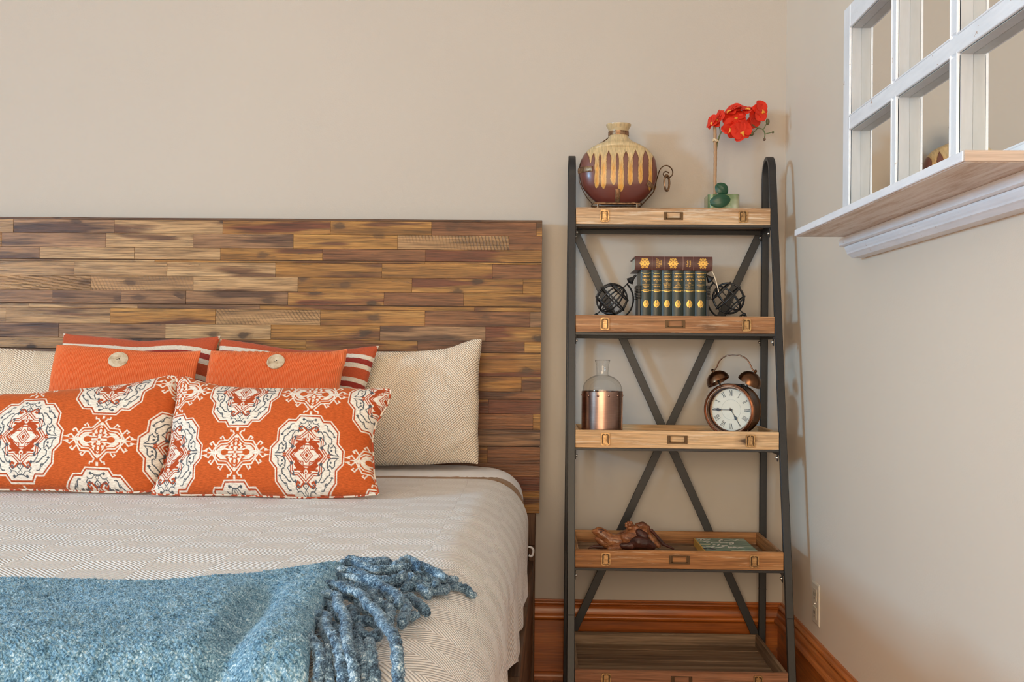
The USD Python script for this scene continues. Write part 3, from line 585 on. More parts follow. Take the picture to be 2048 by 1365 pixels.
la = Pillow([(-128, 776), (-60, 790), (0, 792), (47, 792), (105, 786.5), (185, 779), (264, 769.5), (317, 758), (340, 754), (352, 755)],
            [(352, 755), (354, 772), (353, 811), (345, 860), (338, 900), (322, 945), (303, 982)],
            [(-150, 972), (-60, 976), (0, 979), (100, 980), (200, 984), (260, 985), (303, 982)], [(-128, 776), (-118, 830), (-125, 900), (-150, 972)], -.900, 24, zb=.695, nu=595, nv=301, tf=.072, tb=.030, q=.45)
la.wrinkle(.012, 9, 51); la.wrinkle(.004, 26, 55)
medallion(la, 'orange medallion cushion at the left, its right end behind the other one', (50, 876), (.345, -.006), (.0, .318), .0985, .0985, .064)
lb = Pillow([(354, 757), (365, 755), (400, 765), (455, 776), (520, 779), (600, 780), (680, 779), (730, 781), (765, 780), (781, 781)],
            [(781, 781), (776, 805), (762, 830), (749, 856), (744.5, 882), (746, 915), (748, 950), (757, 988)],
            [(304, 989), (360, 990), (450, 990), (540, 993), (600, 995), (680, 994), (757, 988)], [(354, 757), (356, 794), (353, 813), (347, 846), (343, 890), (331, 938), (312, 972), (304, 989)], -.925, 24, zb=.696, nu=595, nv=301, tf=.072, tb=.030, q=.45)
lb.wrinkle(.012, 9, 61); lb.wrinkle(.004, 26, 65)
medallion(lb, 'orange medallion cushion in front, right of the other one', (613, 911), (.319, -.008), (.0, .305), .0885, .0955, .062)
# ---------------------------------------------------------------- ladder shelf
STEEL = Mat('black_steel')
_n = STEEL.noise(STEEL.vec((260, 260, 260)), 1.0, 2.0)
STEELM = STEEL.done(base=STEEL.mix(_n, S(27, 26, 27), S(42, 41, 42)), roughness=.42, specular_ior_level=.5, normal=STEEL.bump(_n, .0003, .4))
BRASS = Mat('aged_brass')
_n = BRASS.noise(BRASS.vec((90, 90, 90)), 1.0, 4.0, .65)
BRASSM = BRASS.done(base=BRASS.ramp(_n, [(.35, S(120, 92, 62)), (.6, S(186, 150, 104))]), roughness=.34, metallic=.7)
BRASSD = plain('dark_brass', S(84, 66, 48), .4, .85)
ZINC = plain('zinc_bolt', S(190, 188, 184), .3, .9)
TW = dict(rough=.55, spec=.3, bump=.0009, fib=.38, band=(1.6, 34, 34), fibre=(8, 240, 240))
TRAYW = [wood('tray_wood_pale', [S(150, 112, 78), S(186, 148, 110), S(208, 176, 140)], worn=(S(230, 214, 192), .52, .65), knots=.1, **TW),
         wood('tray_wood_russet', [S(124, 82, 52), S(164, 116, 78), S(188, 144, 104)], worn=(S(216, 192, 164), .56, .55), knots=.12, **TW),
         wood('tray_wood_honey', [S(164, 122, 84), S(200, 160, 116), S(220, 184, 142)], worn=(S(234, 214, 188), .56, .55), knots=.26, **TW),
         wood('tray_wood_golden', [S(126, 82, 48), S(166, 116, 72), S(190, 142, 96)], worn=(S(218, 194, 166), .56, .55), knots=.12, **TW),
         wood('tray_wood_weathered', [S(104, 68, 48), S(140, 96, 70), S(160, 116, 88)], worn=(S(180, 150, 126), .6, .5), knots=.16, **TW)]
SLATW = wood('slat_wood_grey', [S(94, 74, 58), S(138, 112, 88), S(166, 140, 114)], worn=(S(190, 172, 148), .58, .4), **TW)
XA, XB = .0805, .6950                                            # outer faces of the uprights
YB = -.060                                                        # front of the rear legs
def yf(z): return -.472 + .204 * z                                # front face of the leaning front legs
shelf = thing('ladder_shelf', 'leaning black metal ladder shelf with five wooden tray shelves against the back wall', 'shelf', ((XA + XB) / 2, -.25, 0))
LW, LT = .0215, .030
ATOP = 1.609
def upright(x0):
    """One bent flat-section hoop: up the leaning front leg, over the arch, straight down the rear leg."""
    zc = 1.545; ya, yb_ = yf(zc) + .006, YB + .006; r = (yb_ - ya) / 2; yc = (ya + yb_) / 2
    pts = [(yf(z) + .006 / 1.0, z) for z in np.linspace(0, zc - .01, 24)]
    pts += [(yc - r * math.cos(a), zc + (ATOP - zc - .006) * math.sin(a)) for a in np.linspace(0.05, PI - .05, 28)]
    pts += [(yb_, z) for z in np.linspace(zc - .01, 0, 18)]
    p = np.array(pts); t = np.gradient(p, axis=0); t /= np.linalg.norm(t, axis=1, keepdims=True); nrm = np.stack([-t[:, 1], t[:, 0]], 1)
    th = .0062; c = .0016
    ring = [(-th, c), (-th, LW - c), (-th + c, LW), (th - c, LW), (th, LW - c), (th, c), (th - c, 0), (-th + c, 0)]
    V = np.array([[(x0 + w, q[0] + n[0] * o, q[1] + n[1] * o) for o, w in ring] for q, n in zip(p, nrm)])
    k = len(ring); V = np.concatenate([V, V[:, :1]], 1)
    m = lattice(V); 
    caps = [trimesh.Trimesh(V[e, :k], [(0, i, i + 1) if e else (0, i + 1, i) for i in range(1, k - 1)], process=False) for e in (0, -1)]
    m = cat(m, *caps); m.merge_vertices(); m.fix_normals(); return m
for x0 in (XA, XB - LW):
    u = put('side_frame', upright(x0), STEELM, shelf, smooth=35)
    for z in (.275, .262):
        pass
    put('joint_sleeve', cbox((x0 - .0006, yf(.30) - .0012, .298), (x0 + LW + .0006, yf(.30) + .014, .3005), .0005), STEELM, u)
    put('joint_sleeve', cbox((x0 - .0006, YB - .0012, .298), (x0 + LW + .0006, YB + .014, .3005), .0005), STEELM, u)
ZT = [1.4435, 1.1230, .7965, .4720, .1610]                        # upper edges of the tray fronts
LIP, BT = .0495, .009
IX0, IX1 = XA + LW + .0006, XB - LW - .0006
def latch(parent, x, y, z):
    """Suitcase latch: a rounded keeper plate, a recess and a two-step hasp."""
    def rr(w, h, r): return shapely.box(-w / 2 + r, -h / 2 + r, w / 2 - r, h / 2 - r).buffer(r, quad_segs=4)
    R = frame((x, y, z), (1, 0, 0), (0, 0, 1), (0, -1, 0))
    def plate(poly, d0, d1, dy=0):
        m = prism(affinity.translate(poly, 0, dy), d1 - d0); m.apply_translation((0, 0, d0)); m.apply_transform(R); return m
    lt = put('latch', cat(plate(rr(.0250, .0345, .005), 0, .0016), plate(rr(.0250, .0345, .005).difference(rr(.0205, .029, .004)), .0016, .0034)), BRASSM, parent)
    return plate
def bm(*a): return cat(*a)
for k, zt in enumerate(ZT):
    W_ = TRAYW[k]; zb = zt - LIP; y0 = yf(zt - LIP / 2) + .001; y1 = YB + .010
    sl = .204 * LIP
    tray = put('tray', cbox((IX0, y0 + .010, zb), (IX1, y1, zb + BT), .0008), SLATW, shelf)
    fr = hull([(xx, yy + (0 if zz == zb else .0), zz) for xx in (IX0, IX1) for yy in (y0, y0 + .0105) for zz in (zb, zt)])
    put('front_board', cbox((IX0, y0, zb), (IX1, y0 + .0105, zt), .0009), W_, tray)
    put('back_board', cbox((IX0, y1 - .010, zb + .002), (IX1, y1, zt - .001), .0009), W_ if k < 4 else SLATW, tray)
    for xx in (IX0, IX1 - .010): put('end_board', cbox((xx, y0 + .0108, zb + .002), (xx + .010, y1 - .0103, zt - .0005), .0009), W_ if k < 4 else SLATW, tray, axis='y')
    n = 7 if k >= 3 else 5; a, b = y0 + .0112, y1 - .0105; w = (b - a) / n
    for i in range(n): put('slat', cbox((IX0 + .0105, a + i * w + .0006, zb + BT - .0005), (IX1 - .0105, a + (i + 1) * w - .0006, zb + BT + .004 - .0006 * (i % 2)), .0008), SLATW, tray)
    # metal support frame under the tray: angle irons front and back, side bearers
    put('support_rail', bm(cbox((IX0 - .001, y0 - .001, zb - .0075), (IX1 + .001, y0 + .002, zb - .0003), .0006), cbox((IX0 - .001, y0 + .0015, zb - .0025), (IX1 + .001, y0 + .020, zb - .0003), .0006)), STEELM, tray)
    put('support_rail', bm(cbox((IX0 - .001, y1 - .004, zb - .0155), (IX1 + .001, y1 - .001, zb - .0003), .0006), cbox((IX0 - .001, y1 - .024, zb - .0025), (IX1 + .001, y1 - .003, zb - .0003), .0006)), STEELM, tray)
    for xx in (IX0 - .0008, IX1 - .0022):
        put('side_bearer', bm(cbox((xx, y0 + .002, zb - .0155), (xx + .003, y1 - .004, zb - .0003), .0006)), STEELM, tray)
    for xx in (.17, .335, .46, .60): put('screw', lathe([(0, -.0022), (.0022, -.0018), (.0028, 0), (0, 0)], 10).apply_transform(frame((xx, y0 + .0105, zb - .0024), (1, 0, 0), (0, 1, 0), (0, 0, 1))), STEELM, tray)
    # bolts and small tabs that hold the frame to the legs
    for xx, s in ((IX0, 1), (IX1, -1)):
        for yy in (y0 + .010, YB + .004):
            put('bracket', cbox((xx, yy - .006, zb - .034), (xx + s * .002, yy + .008, zb - .0003), .0006), STEELM, tray)
            bt = lathe([(0, .0056), (.0030, .0050), (.0044, .0026), (.0046, 0), (0, 0)], 12); bt.apply_transform(frame((xx + s * .0018, yy + .001, zb - .0235), (0, 1, 0), (0, 0, 1), (s, 0, 0)) if s > 0 else frame((xx + s * .0018, yy + .001, zb - .0235), (0, 0, 1), (0, 1, 0), (-1, 0, 0))); put('bolt', bt, ZINC, tray, smooth=40)
    # suitcase latches and the label holder
    zc = zt - LIP / 2
    def rr(w, h, r): return shapely.box(-w / 2 + r, -h / 2 + r, w / 2 - r, h / 2 - r).buffer(r, quad_segs=4)
    for fx in (.1865, .5925):
        R = frame((fx, y0, zc - .0005), (1, 0, 0), (0, 0, 1), (0, -1, 0))
        def pl(poly, d0, d1, dy=0.0):
            m = prism(affinity.translate(poly, 0, dy), d1 - d0); m.apply_translation((0, 0, d0)); m.apply_transform(R); return m
        put('latch', cat(pl(rr(.0258, .0360, .0055).difference(rr(.0195, .0290, .004)), 0, .0036), pl(rr(.0150, .0030, .001), .0014, .0030, -.0118)), BRASSM, tray)
        put('latch_plate', pl(rr(.0205, .0300, .004), 0, .0012), BRASSD, tray)
        put('hasp', cat(pl(rr(.0120, .0225, .0022), .0014, .0028, .0005), pl(rr(.0116, .0092, .001), .0028, .0056, .0062), pl(rr(.0092, .0108, .001), .0028, .0046, -.0050), pl(rr(.0030, .0030, .0008), .0014, .0030, .0125)), BRASSM, tray)
    R = frame((.3885, y0, zc + .0005), (1, 0, 0), (0, 0, 1), (0, -1, 0))
    put('label_holder', cat(pl(shapely.box(-.0285, -.0115, .0285, .0115).difference(shapely.box(-.0205, -.0066, .0205, .0096)), 0, .0016), pl(shapely.box(-.0215, -.0075, -.0190, .0115), .0016, .0040), pl(shapely.box(.0190, -.0075, .0215, .0115), .0016, .0040), pl(shapely.box(-.0215, -.0078, .0215, -.0055), .0016, .0040),
        *[pl(Point(a, b).buffer(.0022, quad_segs=3), .0016, .0026) for a in (-.0250, .0250) for b in (-.0080, .0080)]), BRASSD, tray)
def floor_z(k): return ZT[k] - LIP + BT + .0044
def tray_y(k): return yf(ZT[k] - LIP / 2) + .001
# the long cross brace behind the trays
zA, zB = 1.395, .135
put('cross_brace', bar((XA + LW - .002, -.050, zA), (XB - LW + .002, -.050, zB), .024, .003, up=(0, 1, 0)), STEELM, shelf)
put('cross_brace', bar((XB - LW + .002, -.0465, zA), (XA + LW - .002, -.0465, zB), .024, .003, up=(0, 1, 0)), STEELM, shelf)
# ---------------------------------------------------------------- ledge, mirror, outlet on the right wall
CHIP = Mat('chipped_white_paint')
_v = CHIP.vec((1, 1, 1)); _n = CHIP.noise(CHIP.vec((18, 18, 55)), 1.0, 6.0, .75); _g = CHIP.noise(CHIP.vec((9, 30, 60)), 1.0, 4.0, .6)
CHIPM = CHIP.done(base=CHIP.mix(CHIP.range(_n, .66, .68), CHIP.mix(CHIP.range(_g, .35, .7), S(232, 234, 238), S(243, 244, 247)), S(170, 132, 104)), roughness=.45, specular_ior_level=.35, normal=CHIP.bump(CHIP.math('add', _n, _g), .0012, .5))
RAWUN = Mat('brushed_white_board')
_n = RAWUN.noise(RAWUN.vec((5, 60, 60)), 1.0, 6.0, .7)
RAWM = RAWUN.done(base=RAWUN.ramp(_n, [(.36, S(198, 178, 160)), (.50, S(222, 212, 202)), (.68, S(236, 231, 226))]), roughness=.65, normal=RAWUN.bump(_n, .0015, .6))
RAWEND = wood('raw_pine_end', [S(166, 146, 132), S(178, 160, 146), S(190, 174, 160)], rough=.6, fib=.15)
REVEAL = Mat('greige_reveal_paint'); _n = REVEAL.noise(REVEAL.vec((14, 60, 60)), 1.0, 4.0, .6); REVM = REVEAL.done(base=REVEAL.mix(_n, S(178, 176, 174), S(202, 200, 198)), roughness=.5)
MIRR = Mat('mirror_silver'); MIRRM = MIRR.done(base=(.86, .87, .86), metallic=1.0, roughness=.015)
WX = .7555
lg = thing('wall_ledge', 'narrow white painted ledge with peeling edge, under the window-frame mirror', 'ledge', (.70, -1.3, 1.29))
zl, yl0, yl1 = 1.2895, -.826, -1.800
put('board', cbox((.592, yl1 + .004, zl), (WX, yl0, zl + .0165), .002), RAWM, lg, axis='y')
put('board_edge', cbox((.5885, yl1 + .004, zl + .0012), (.5918, yl0, zl + .0160), .0012), CHIPM, lg, axis='y', label='chipped white front edge of the ledge')
put('board_end', cbox((.5900, yl1, zl + .0004), (WX, yl1 + .0038, zl + .0162), .0008), RAWEND, lg, label='bare pine end of the ledge')
def run_y(prof, y0, y1):
    p = np.asarray(prof, float); n = len(p)
    a = np.stack([WX - p[:, 0], np.full(n, y0), p[:, 1]], 1); b = np.stack([WX - p[:, 0], np.full(n, y1), p[:, 1]], 1)
    m = lattice(np.stack([a, b], 0)); c0 = trimesh.Trimesh(*trimesh.creation.triangulate_polygon(Polygon(p), engine='earcut')) if False else None
    poly = Polygon(p); vv, ff = trimesh.creation.triangulate_polygon(poly, engine='earcut')
    e0 = trimesh.Trimesh(np.stack([WX - vv[:, 0], np.full(len(vv), y0), vv[:, 1]], 1), ff, process=False); e1 = trimesh.Trimesh(np.stack([WX - vv[:, 0], np.full(len(vv), y1), vv[:, 1]], 1), ff[:, ::-1], process=False)
    m = cat(m, e0, e1); m.merge_vertices(); m.fix_normals(); return m
put('frieze', run_y([(0, zl - .0004), (.054, zl - .0004), (.054, zl - .017), (.050, zl - .019), (0, zl - .019), (0, zl - .0004)], -.790, -1.86), CHIPM, lg, axis='y')
put('crown_moulding', run_y([(0, zl - .0194), (.044, zl - .0194), (.0435, zl - .024), (.041, zl - .030), (.039, zl - .0335), (.038, zl - .037), (.034, zl - .0395), (.026, zl - .046), (0, zl - .046), (0, zl - .0194)], -.800, -1.86), CHIPM, lg, axis='y')
mir = thing('window_mirror', 'white painted window frame with mirror panes above the wall ledge', 'mirror', (.735, -1.3, 1.306))
FX, PX = .716, .7420
zm0, zm1 = 1.307, 1.838
ycols = [(-.764, -.818), (-1.109, -1.140), (-1.418, -1.452), (-1.735, -1.79)]
zrow = [(1.307, 1.338), (1.5405, 1.576), (1.780, 1.838)]
def member(y0, y1, z0, z1): return cbox((FX, y1, z0), (WX, y0, z1), .0035)
put('stile', member(*ycols[0], zm0, zm1), CHIPM, mir, axis='z'); put('stile', member(*ycols[3], zm0, zm1), CHIPM, mir, axis='z')
put('rail', member(ycols[0][1], ycols[3][0], *zrow[0]), CHIPM, mir, axis='y'); put('rail', member(ycols[0][1], ycols[3][0], *zrow[2]), CHIPM, mir, axis='y')
put('muntin', member(ycols[0][1], ycols[3][0], *zrow[1]), CHIPM, mir, axis='y')
for k in (1, 2):
    for r in (0, 1): put('muntin', member(*ycols[k], zrow[r][1], zrow[r + 1][0]), CHIPM, mir, axis='z')
for k in range(3):
    for r in (0, 1):
        ya, yb_, za, zb = ycols[k][1], ycols[k + 1][0], zrow[r][1], zrow[r + 1][0]
        put('mirror_pane', box((PX, yb_ - .004, za - .004), (PX + .004, ya + .004, zb + .004)), MIRRM, mir)
        for q in (cbox((FX + .0045, yb_, za), (PX, yb_ + .0016, zb), .0004), cbox((FX + .0045, ya - .0016, za), (PX, ya, zb), .0004), cbox((FX + .0045, yb_, zb - .0016), (PX, ya, zb), .0004), cbox((FX + .0045, yb_, za), (PX, ya, za + .0016), .0004)): put('reveal', q, REVM, mir, axis='z')
        b = .004                                                   # thin bead that holds the pane
        put('bead', cat(cbox((FX - .0015, yb_, zb), (FX + .006, ya, zb + b), .001), cbox((FX - .0015, yb_, za - b), (FX + .006, ya, za), .001), cbox((FX - .0015, ya, za - b), (FX + .006, ya + b, zb + b), .001), cbox((FX - .0015, yb_ - b, za - b), (FX + .006, yb_, zb + b), .001)), CHIPM, mir, axis='y')
ALM = plain('almond_plastic', S(214, 202, 184), .35); ALMD = plain('almond_plastic_inset', S(200, 188, 170), .4); SLOT = plain('slot_dark', S(44, 38, 34), .6)
ot = thing('wall_outlet', 'almond wall outlet cover low on the right wall by the baseboard', 'outlet', (XR, -.404, .338))
yo0, yo1, zo0, zo1 = -.369, -.440, .284, .396
pt = [(XR - .0005, y, z) for y in (yo0, yo1) for z in (zo0, zo1)] + [(XR - .0045, y, z) for y in (yo0 - .004, yo1 + .004) for z in (zo0 + .004, zo1 - .004)] + [(XR - .0025, y, z) for y in (yo0 - .0006, yo1 + .0006) for z in (zo0 + .0006, zo1 - .0006)]
put('cover_plate', hull(pt), ALM, ot)
yc, zc = (yo0 + yo1) / 2, (zo0 + zo1) / 2
for s in (-1, 1):
    o = put('receptacle', cat(cbox((XR - .0062, yc - .017, zc + s * .0245 - .0165), (XR - .004, yc + .017, zc + s * .0245 + .0165), .001)), ALMD, ot)
    for d in (-.0065, .0065): put('slot', box((XR - .0066, yc + d - .0012, zc + s * .0245 - .002), (XR - .006, yc + d + .0012, zc + s * .0245 + .0065)), SLOT, o)
    put('slot', box((XR - .0066, yc - .0025, zc + s * .0245 - .012), (XR - .006, yc + .0025, zc + s * .0245 - .0075)), SLOT, o)
sc = lathe([(0, .002), (.0025, .0015), (.003, 0), (0, 0)], 12); sc.apply_transform(frame((XR - .0044, yc, zc), (0, 1, 0), (0, 0, -1), (-1, 0, 0))); put('screw', sc, ZINC, ot)
# ---------------------------------------------------------------- blue chenille throw with braided fringe
YARN = Mat('blue_chenille')
_a = YARN.noise(YARN.vec((1, 1, 1)), 380.0, 2.0, .6); _b = YARN.noise(YARN.vec((1, 1, 1)), 45.0, 3.0, .6); _h = YARN.math('multiply_add', _b, .35, YARN.math('multiply', _a, .65))
YARNM = YARN.done(base=YARN.ramp(YARN.range(_h, .36, .64), [(0, S(42, 74, 98)), (.4, S(88, 128, 154)), (.7, S(126, 162, 184)), (1, S(188, 210, 222))]), roughness=.8, sheen_weight=.5, sheen_roughness=.35, sheen_tint=S(190, 215, 230), specular_ior_level=.2)
TASS = Mat('slate_chenille')
_a = TASS.noise(TASS.vec((1, 1, 1)), 420.0, 2.0, .6); _b = TASS.noise(TASS.vec((1, 1, 1)), 60.0, 2.0); _h = TASS.math('multiply_add', _b, .4, TASS.math('multiply', _a, .6))
TASSM = TASS.done(base=TASS.ramp(TASS.range(_h, .34, .66), [(0, S(24, 34, 48)), (.4, S(68, 92, 114)), (.7, S(118, 148, 170)), (1, S(198, 214, 224))]), roughness=.8, sheen_weight=.45, sheen_roughness=.35, sheen_tint=S(190, 210, 225), specular_ior_level=.2)
throw = thing('throw_blanket', 'blue chenille throw with thick twisted fringe across the foot of the bed', 'throw blanket', (-.6, -2.0, .69))
far = np.array([on_z(px, py, .70)[:2] for px, py in ((-60, 1158), (0, 1158), (120, 1160), (250, 1163), (380, 1158), (500, 1149), (600, 1138), (650, 1130), (690, 1124))])
xs = np.r_[np.linspace(-1.9, -.86, 60, endpoint=False), np.linspace(-.86, 0, 400)]     # 0 = the fringed edge
nv = 360; vs = np.linspace(0, 1, nv)
_e = np.array([on_z(px, py, .70)[:2] for px, py in ((697, 1124), (690, 1140), (668, 1170), (650, 1200), (632, 1240), (622, 1290), (616, 1330), (610, 1365), (606, 1400))])
def edge_x(y): return np.interp(-y, -_e[:, 1], _e[:, 0])
P = np.zeros((len(xs), nv, 3)); Wt = np.zeros_like(P)
for i, q in enumerate(xs):
    u = (q + 1.9) / 1.9
    X0 = -1.9 + u * (1.9 - .30)
    y0 = float(np.interp(X0, far[:, 0], far[:, 1])); yy = y0 + (-2.274 - y0) * vs
    xx = -1.9 + u * (edge_x(yy) + 1.9)
    P[i, :, 0], P[i, :, 1] = xx, yy; Wt[i, :, 0], Wt[i, :, 1] = xx, yy
zq = quilt_z(P[:, :, 0], P[:, :, 1])
t = np.clip((P[:, :1, 1] - P[:, :, 1]) / .035, 0, 1); th = .019 * np.sqrt(1 - (1 - t) ** 2)
er = np.clip(-(xs[:, None]) / .03, 0, 1); th = th * (.35 + .65 * np.sqrt(1 - (1 - er) ** 2))
soft = (fbm(P * np.array([5, 5, 0]), 3, 71) - .4) * .022 * t
soft += -.016 * np.exp(-((P[:, :, 0] + .335 + .10 * (P[:, :, 1] + 2.1)) / .022) ** 2) * np.clip((-P[:, :, 1] - 1.86) / .1, 0, 1)
soft += .004 * np.exp(-((P[:, :, 0] + .295) / .03) ** 2) * np.clip((-P[:, :, 1] - 1.8) / .1, 0, 1)
kn = (np.sin(P[:, :, 0] * 2 * PI / .0046 + 1.2 * np.sin(P[:, :, 1] * 2 * PI / .021)) * np.sin(P[:, :, 1] * 2 * PI / .0050 + 1.2 * np.sin(P[:, :, 0] * 2 * PI / .027))) * .0010
fz = (fbm(P * np.array([300, 300, 1]), 2, 73) - .5) * .0045
P[:, :, 2] = zq + .007 + np.maximum(th + soft, .001) + (kn + fz) * np.clip(t * 2, 0, 1)
P[:, :, 1] += (fbm(P * np.array([200, 0, 0]), 2, 75) - .5) * .004
put('throw_fabric', lattice(P), YARNM, throw, smooth=True, wco=Wt.reshape(-1, 3))
def fuzz(name, parent, pts, nrm, length, width, m, rs, lean=.9):
    """Short loose fibres standing off the pile."""
    n = len(pts); d = nrm + rs.normal(0, lean, (n, 3)); d /= np.linalg.norm(d, axis=1, keepdims=True); d = np.where((d * nrm).sum(1, keepdims=True) < 0.1, nrm, d)
    L = length * rs.uniform(.5, 1.2, (n, 1)); b = rs.normal(0, .35, (n, 3))
    c = np.stack([pts - d * L * .15, pts + d * L * .35, pts + (d + b * .4) * L * .7, pts + (d + b) * L], 1).reshape(-1, 3)
    path = parent.path + '/' + numbered(parent.path, name)
    cu = UsdGeom.BasisCurves.Define(stage, path); cu.CreateTypeAttr('linear'); cu.CreateCurveVertexCountsAttr(Vt.IntArray.FromNumpy(np.full(n, 4, np.int32)))
    cu.CreatePointsAttr(Vt.Vec3fArray.FromNumpy((c - parent.o).astype(np.float32))); cu.CreateWidthsAttr(Vt.FloatArray.FromNumpy(np.tile(np.array([width, width, width * .8, width * .4], np.float32), n))); cu.SetWidthsInterpolation('vertex')
    UsdShade.MaterialBindingAPI.Apply(cu.GetPrim()).Bind(m); tag(cu.GetPrim(), kind='stuff')
FIBL = plain('fibre_pale_blue', S(150, 184, 202), .8); FIBD = plain('fibre_slate', S(112, 136, 156), .8)
rs = np.random.RandomState(8)
vis = P[60:, :, :].reshape(-1, 3); k = rs.choice(len(vis), 16000, replace=False)
fuzz('pile_fibres', throw, vis[k], np.tile([0, 0, 1.0], (len(k), 1)), .0026, .00040, FIBL, rs)
TS = """480,75 620,85 760,100 900,90 940,125|420,120 560,110 700,150 860,120 930,90|1000,150 1080,110 1140,75 1240,120 1380,180 1500,240 1560,290|1480,325 1560,340 1680,350 1790,390 1880,445|430,140 600,180 760,230 900,240 1060,220 1200,200 1340,220 1500,280 1680,290
380,200 560,200 700,260 860,300 1020,290 1120,240|340,250 500,270 650,290 780,310 880,370 1000,430 1060,500 1050,570|300,280 440,330 600,380 700,370 840,390 960,470 1060,520 1160,480|260,340 380,350 520,410 640,450 720,560 800,620 860,700 900,780 980,870 1030,1000 1060,1150 1100,1340
250,420 380,420 500,450 620,520 700,600 760,640|200,470 340,460 400,540 440,620 490,740 490,880 520,1020 580,1120 620,1250 680,1390|170,540 280,560 360,610 420,680 440,720|140,700 230,680 280,760 310,860 380,960 430,1060 470,1160 500,1390|110,800 200,760 270,850 330,960 390,1060 450,1200 520,1390
60,860 120,950 190,1040 215,1120 180,1200|320,1020 290,1120 310,1220 370,1390|520,600 580,660 570,740 700,740 820,760 880,800|640,800 680,900 760,920 840,860|740,960 760,1100 800,1230 850,1390|800,440 790,520 860,560 950,600 960,680 940,760
1040,500 1130,560 1120,660 1090,780|1160,470 1240,530 1320,600 1370,650|1170,700 1250,660|1120,180 1180,260 1280,300 1420,310 1440,370|1100,400 1220,360 1340,420 1380,470|560,880 600,960 640,1060 690,1160 720,1390|10,1210 60,1300 80,1400|90,1240 130,1320 160,1400
330,790 420,850 470,950 540,1060 640,1160 720,1300 760,1400|1480,330 1560,380 1490,400 1400,410|700,170 820,190 960,180 1080,170 1180,150|860,330 960,340 1080,330 1200,330 1320,370 1440,360|620,290 720,380 800,470 870,560 900,640"""
lay = [1, 2, 2, 0, 1, 2, 1.5, .8, 2, .6, 1.6, .4, 1.2, .5, 1, .3, .3, .3, .4, 1.2, 1.0, .5, .1, 1.0, .6, .2, .6, .4, .1, .2, 2.4, .5, .2]
for i, s in enumerate(TS.replace('\n', '|').split('|')):
    pp = [tuple(map(float, q.split(','))) for q in s.split()]
    r = .0062 if len(pp) > 2 else .0052
    w = []
    for cx, cy in pp:
        px, py = 600 + cx / 5.353, 1110 + cy / 5.353; z = .70
        for _ in range(3):
            g = on_z(px, py, z); z = float(quilt_z(g[0], g[1])) + r + .0085 * lay[i] + .001
        g[2] = z + .003; w.append(g)
    L = sum(np.linalg.norm(np.subtract(a, b)) for a, b in zip(w[:-1], w[1:]))
    n = max(24, int(L / .0022)); c = spline(w, n); c[:, 2] = np.maximum(c[:, 2], quilt_z(c[:, 0], c[:, 1]) + r * 1.35 + .001); sd = 20
    m = tube(c, r * np.clip(np.minimum(np.arange(n) + 1.5, n - np.arange(n) + .2) / 3, .3, 1), sd)
    vc = np.repeat(c, sd, 0); v = m.vertices[:len(vc)]; dr = v - vc; rr = np.linalg.norm(dr, axis=1, keepdims=True) + 1e-9
    j = np.tile(np.arange(sd), n); s_ = np.repeat(np.linspace(0, L, n), sd)
    tw = .22 * np.abs(np.sin(j / sd * 2 * PI * 1.0 + s_ / .021 * PI)) - .12                  # two strands twisted together
    nz = fbm(v * 360, 2, 90 + i) - .5
    m.vertices[:len(vc)] = vc + dr * (1 + tw + .75 * nz)[:, None]
    tp = put('tassel', m, TASSM, throw, smooth=True)
    k = rs.choice(len(vc), min(len(vc), int(L / .0022 * 4)), replace=False)
    fuzz('fibres', tp, m.vertices[k], dr[k] / rr[k], .0028, .00036, FIBD, rs, .6)

# ---------------------------------------------------------------- on the top tray: ceramic flask vase in a metal cage
YV = -.118
vx = on_y(1236.5, 330, YV)[0]; K = 3.31e-4; zb_ = float(on_y(1236, 409.0, YV)[2])
VP_ = [(1043, 178), (1030, 196), (1000, 235), (940, 290), (880, 330), (800, 350), (760, 352), (720, 350), (640, 335), (580, 298), (540, 258), (505, 195), (475, 130), (452, 101), (430, 88), (405, 84), (378, 86), (352, 100), (330, 112), (322, 113)]
zz = np.array([(1045 - y) * K for y, _ in VP_]); aa = np.array([a * K for _, a in VP_])
from scipy.interpolate import PchipInterpolator
fz_ = PchipInterpolator(np.linspace(0, 1, len(zz)), np.stack([zz, aa], 1))
tt = np.linspace(0, 1, 330); prof = fz_(tt)
def depth(z, a): return a * np.interp(z, [0, .165, .20, .24], [.44, .44, 1.0, 1.0])
ang = np.linspace(0, 2 * PI, 481)
ca, sa_ = np.cos(ang), np.sin(ang); pw = 2 / 2.25
X = prof[:, 1:2] * np.sign(ca) * np.abs(ca) ** pw; Yv = depth(prof[:, 0], prof[:, 1])[:, None] * np.sign(sa_) * np.abs(sa_) ** pw; Z = np.repeat(prof[:, :1], len(ang), 1)
V = np.stack([vx + X, YV + Yv, zb_ + Z], -1)
crx, cry = 575 + X / K, 1045 - Z / K                              # glaze drawn on the front, the same on the back
nz = fbm(np.stack([crx / 22, cry / 60, X * 0], -1), 3, 5) - .5; nf = fbm(np.stack([crx / 7, cry / 34, X * 0], -1), 3, 15) - .5; crx_n = crx + nz * 10 + (fbm(np.stack([crx / 9, cry / 9, X * 0], -1), 2, 25) - .5) * 5
low = np.clip((cry - 560) / 420, 0, 1)[..., None]
col = (1 - low) * np.array(S(124, 82, 72)) + low * np.array(S(100, 50, 42)); col = col * (1 + .16 * (fbm(np.stack([crx / 60, cry / 60, X * 0], -1), 3, 6) - .5))[..., None]
drips = [(318, 14, 690), (375, 21, 915), (435, 25, 922), (522, 24, 890), (590, 24, 950), (673, 23, 893), (765, 20, 877), (858, 19, 925)]
dd = np.full(X.shape, -99.0)
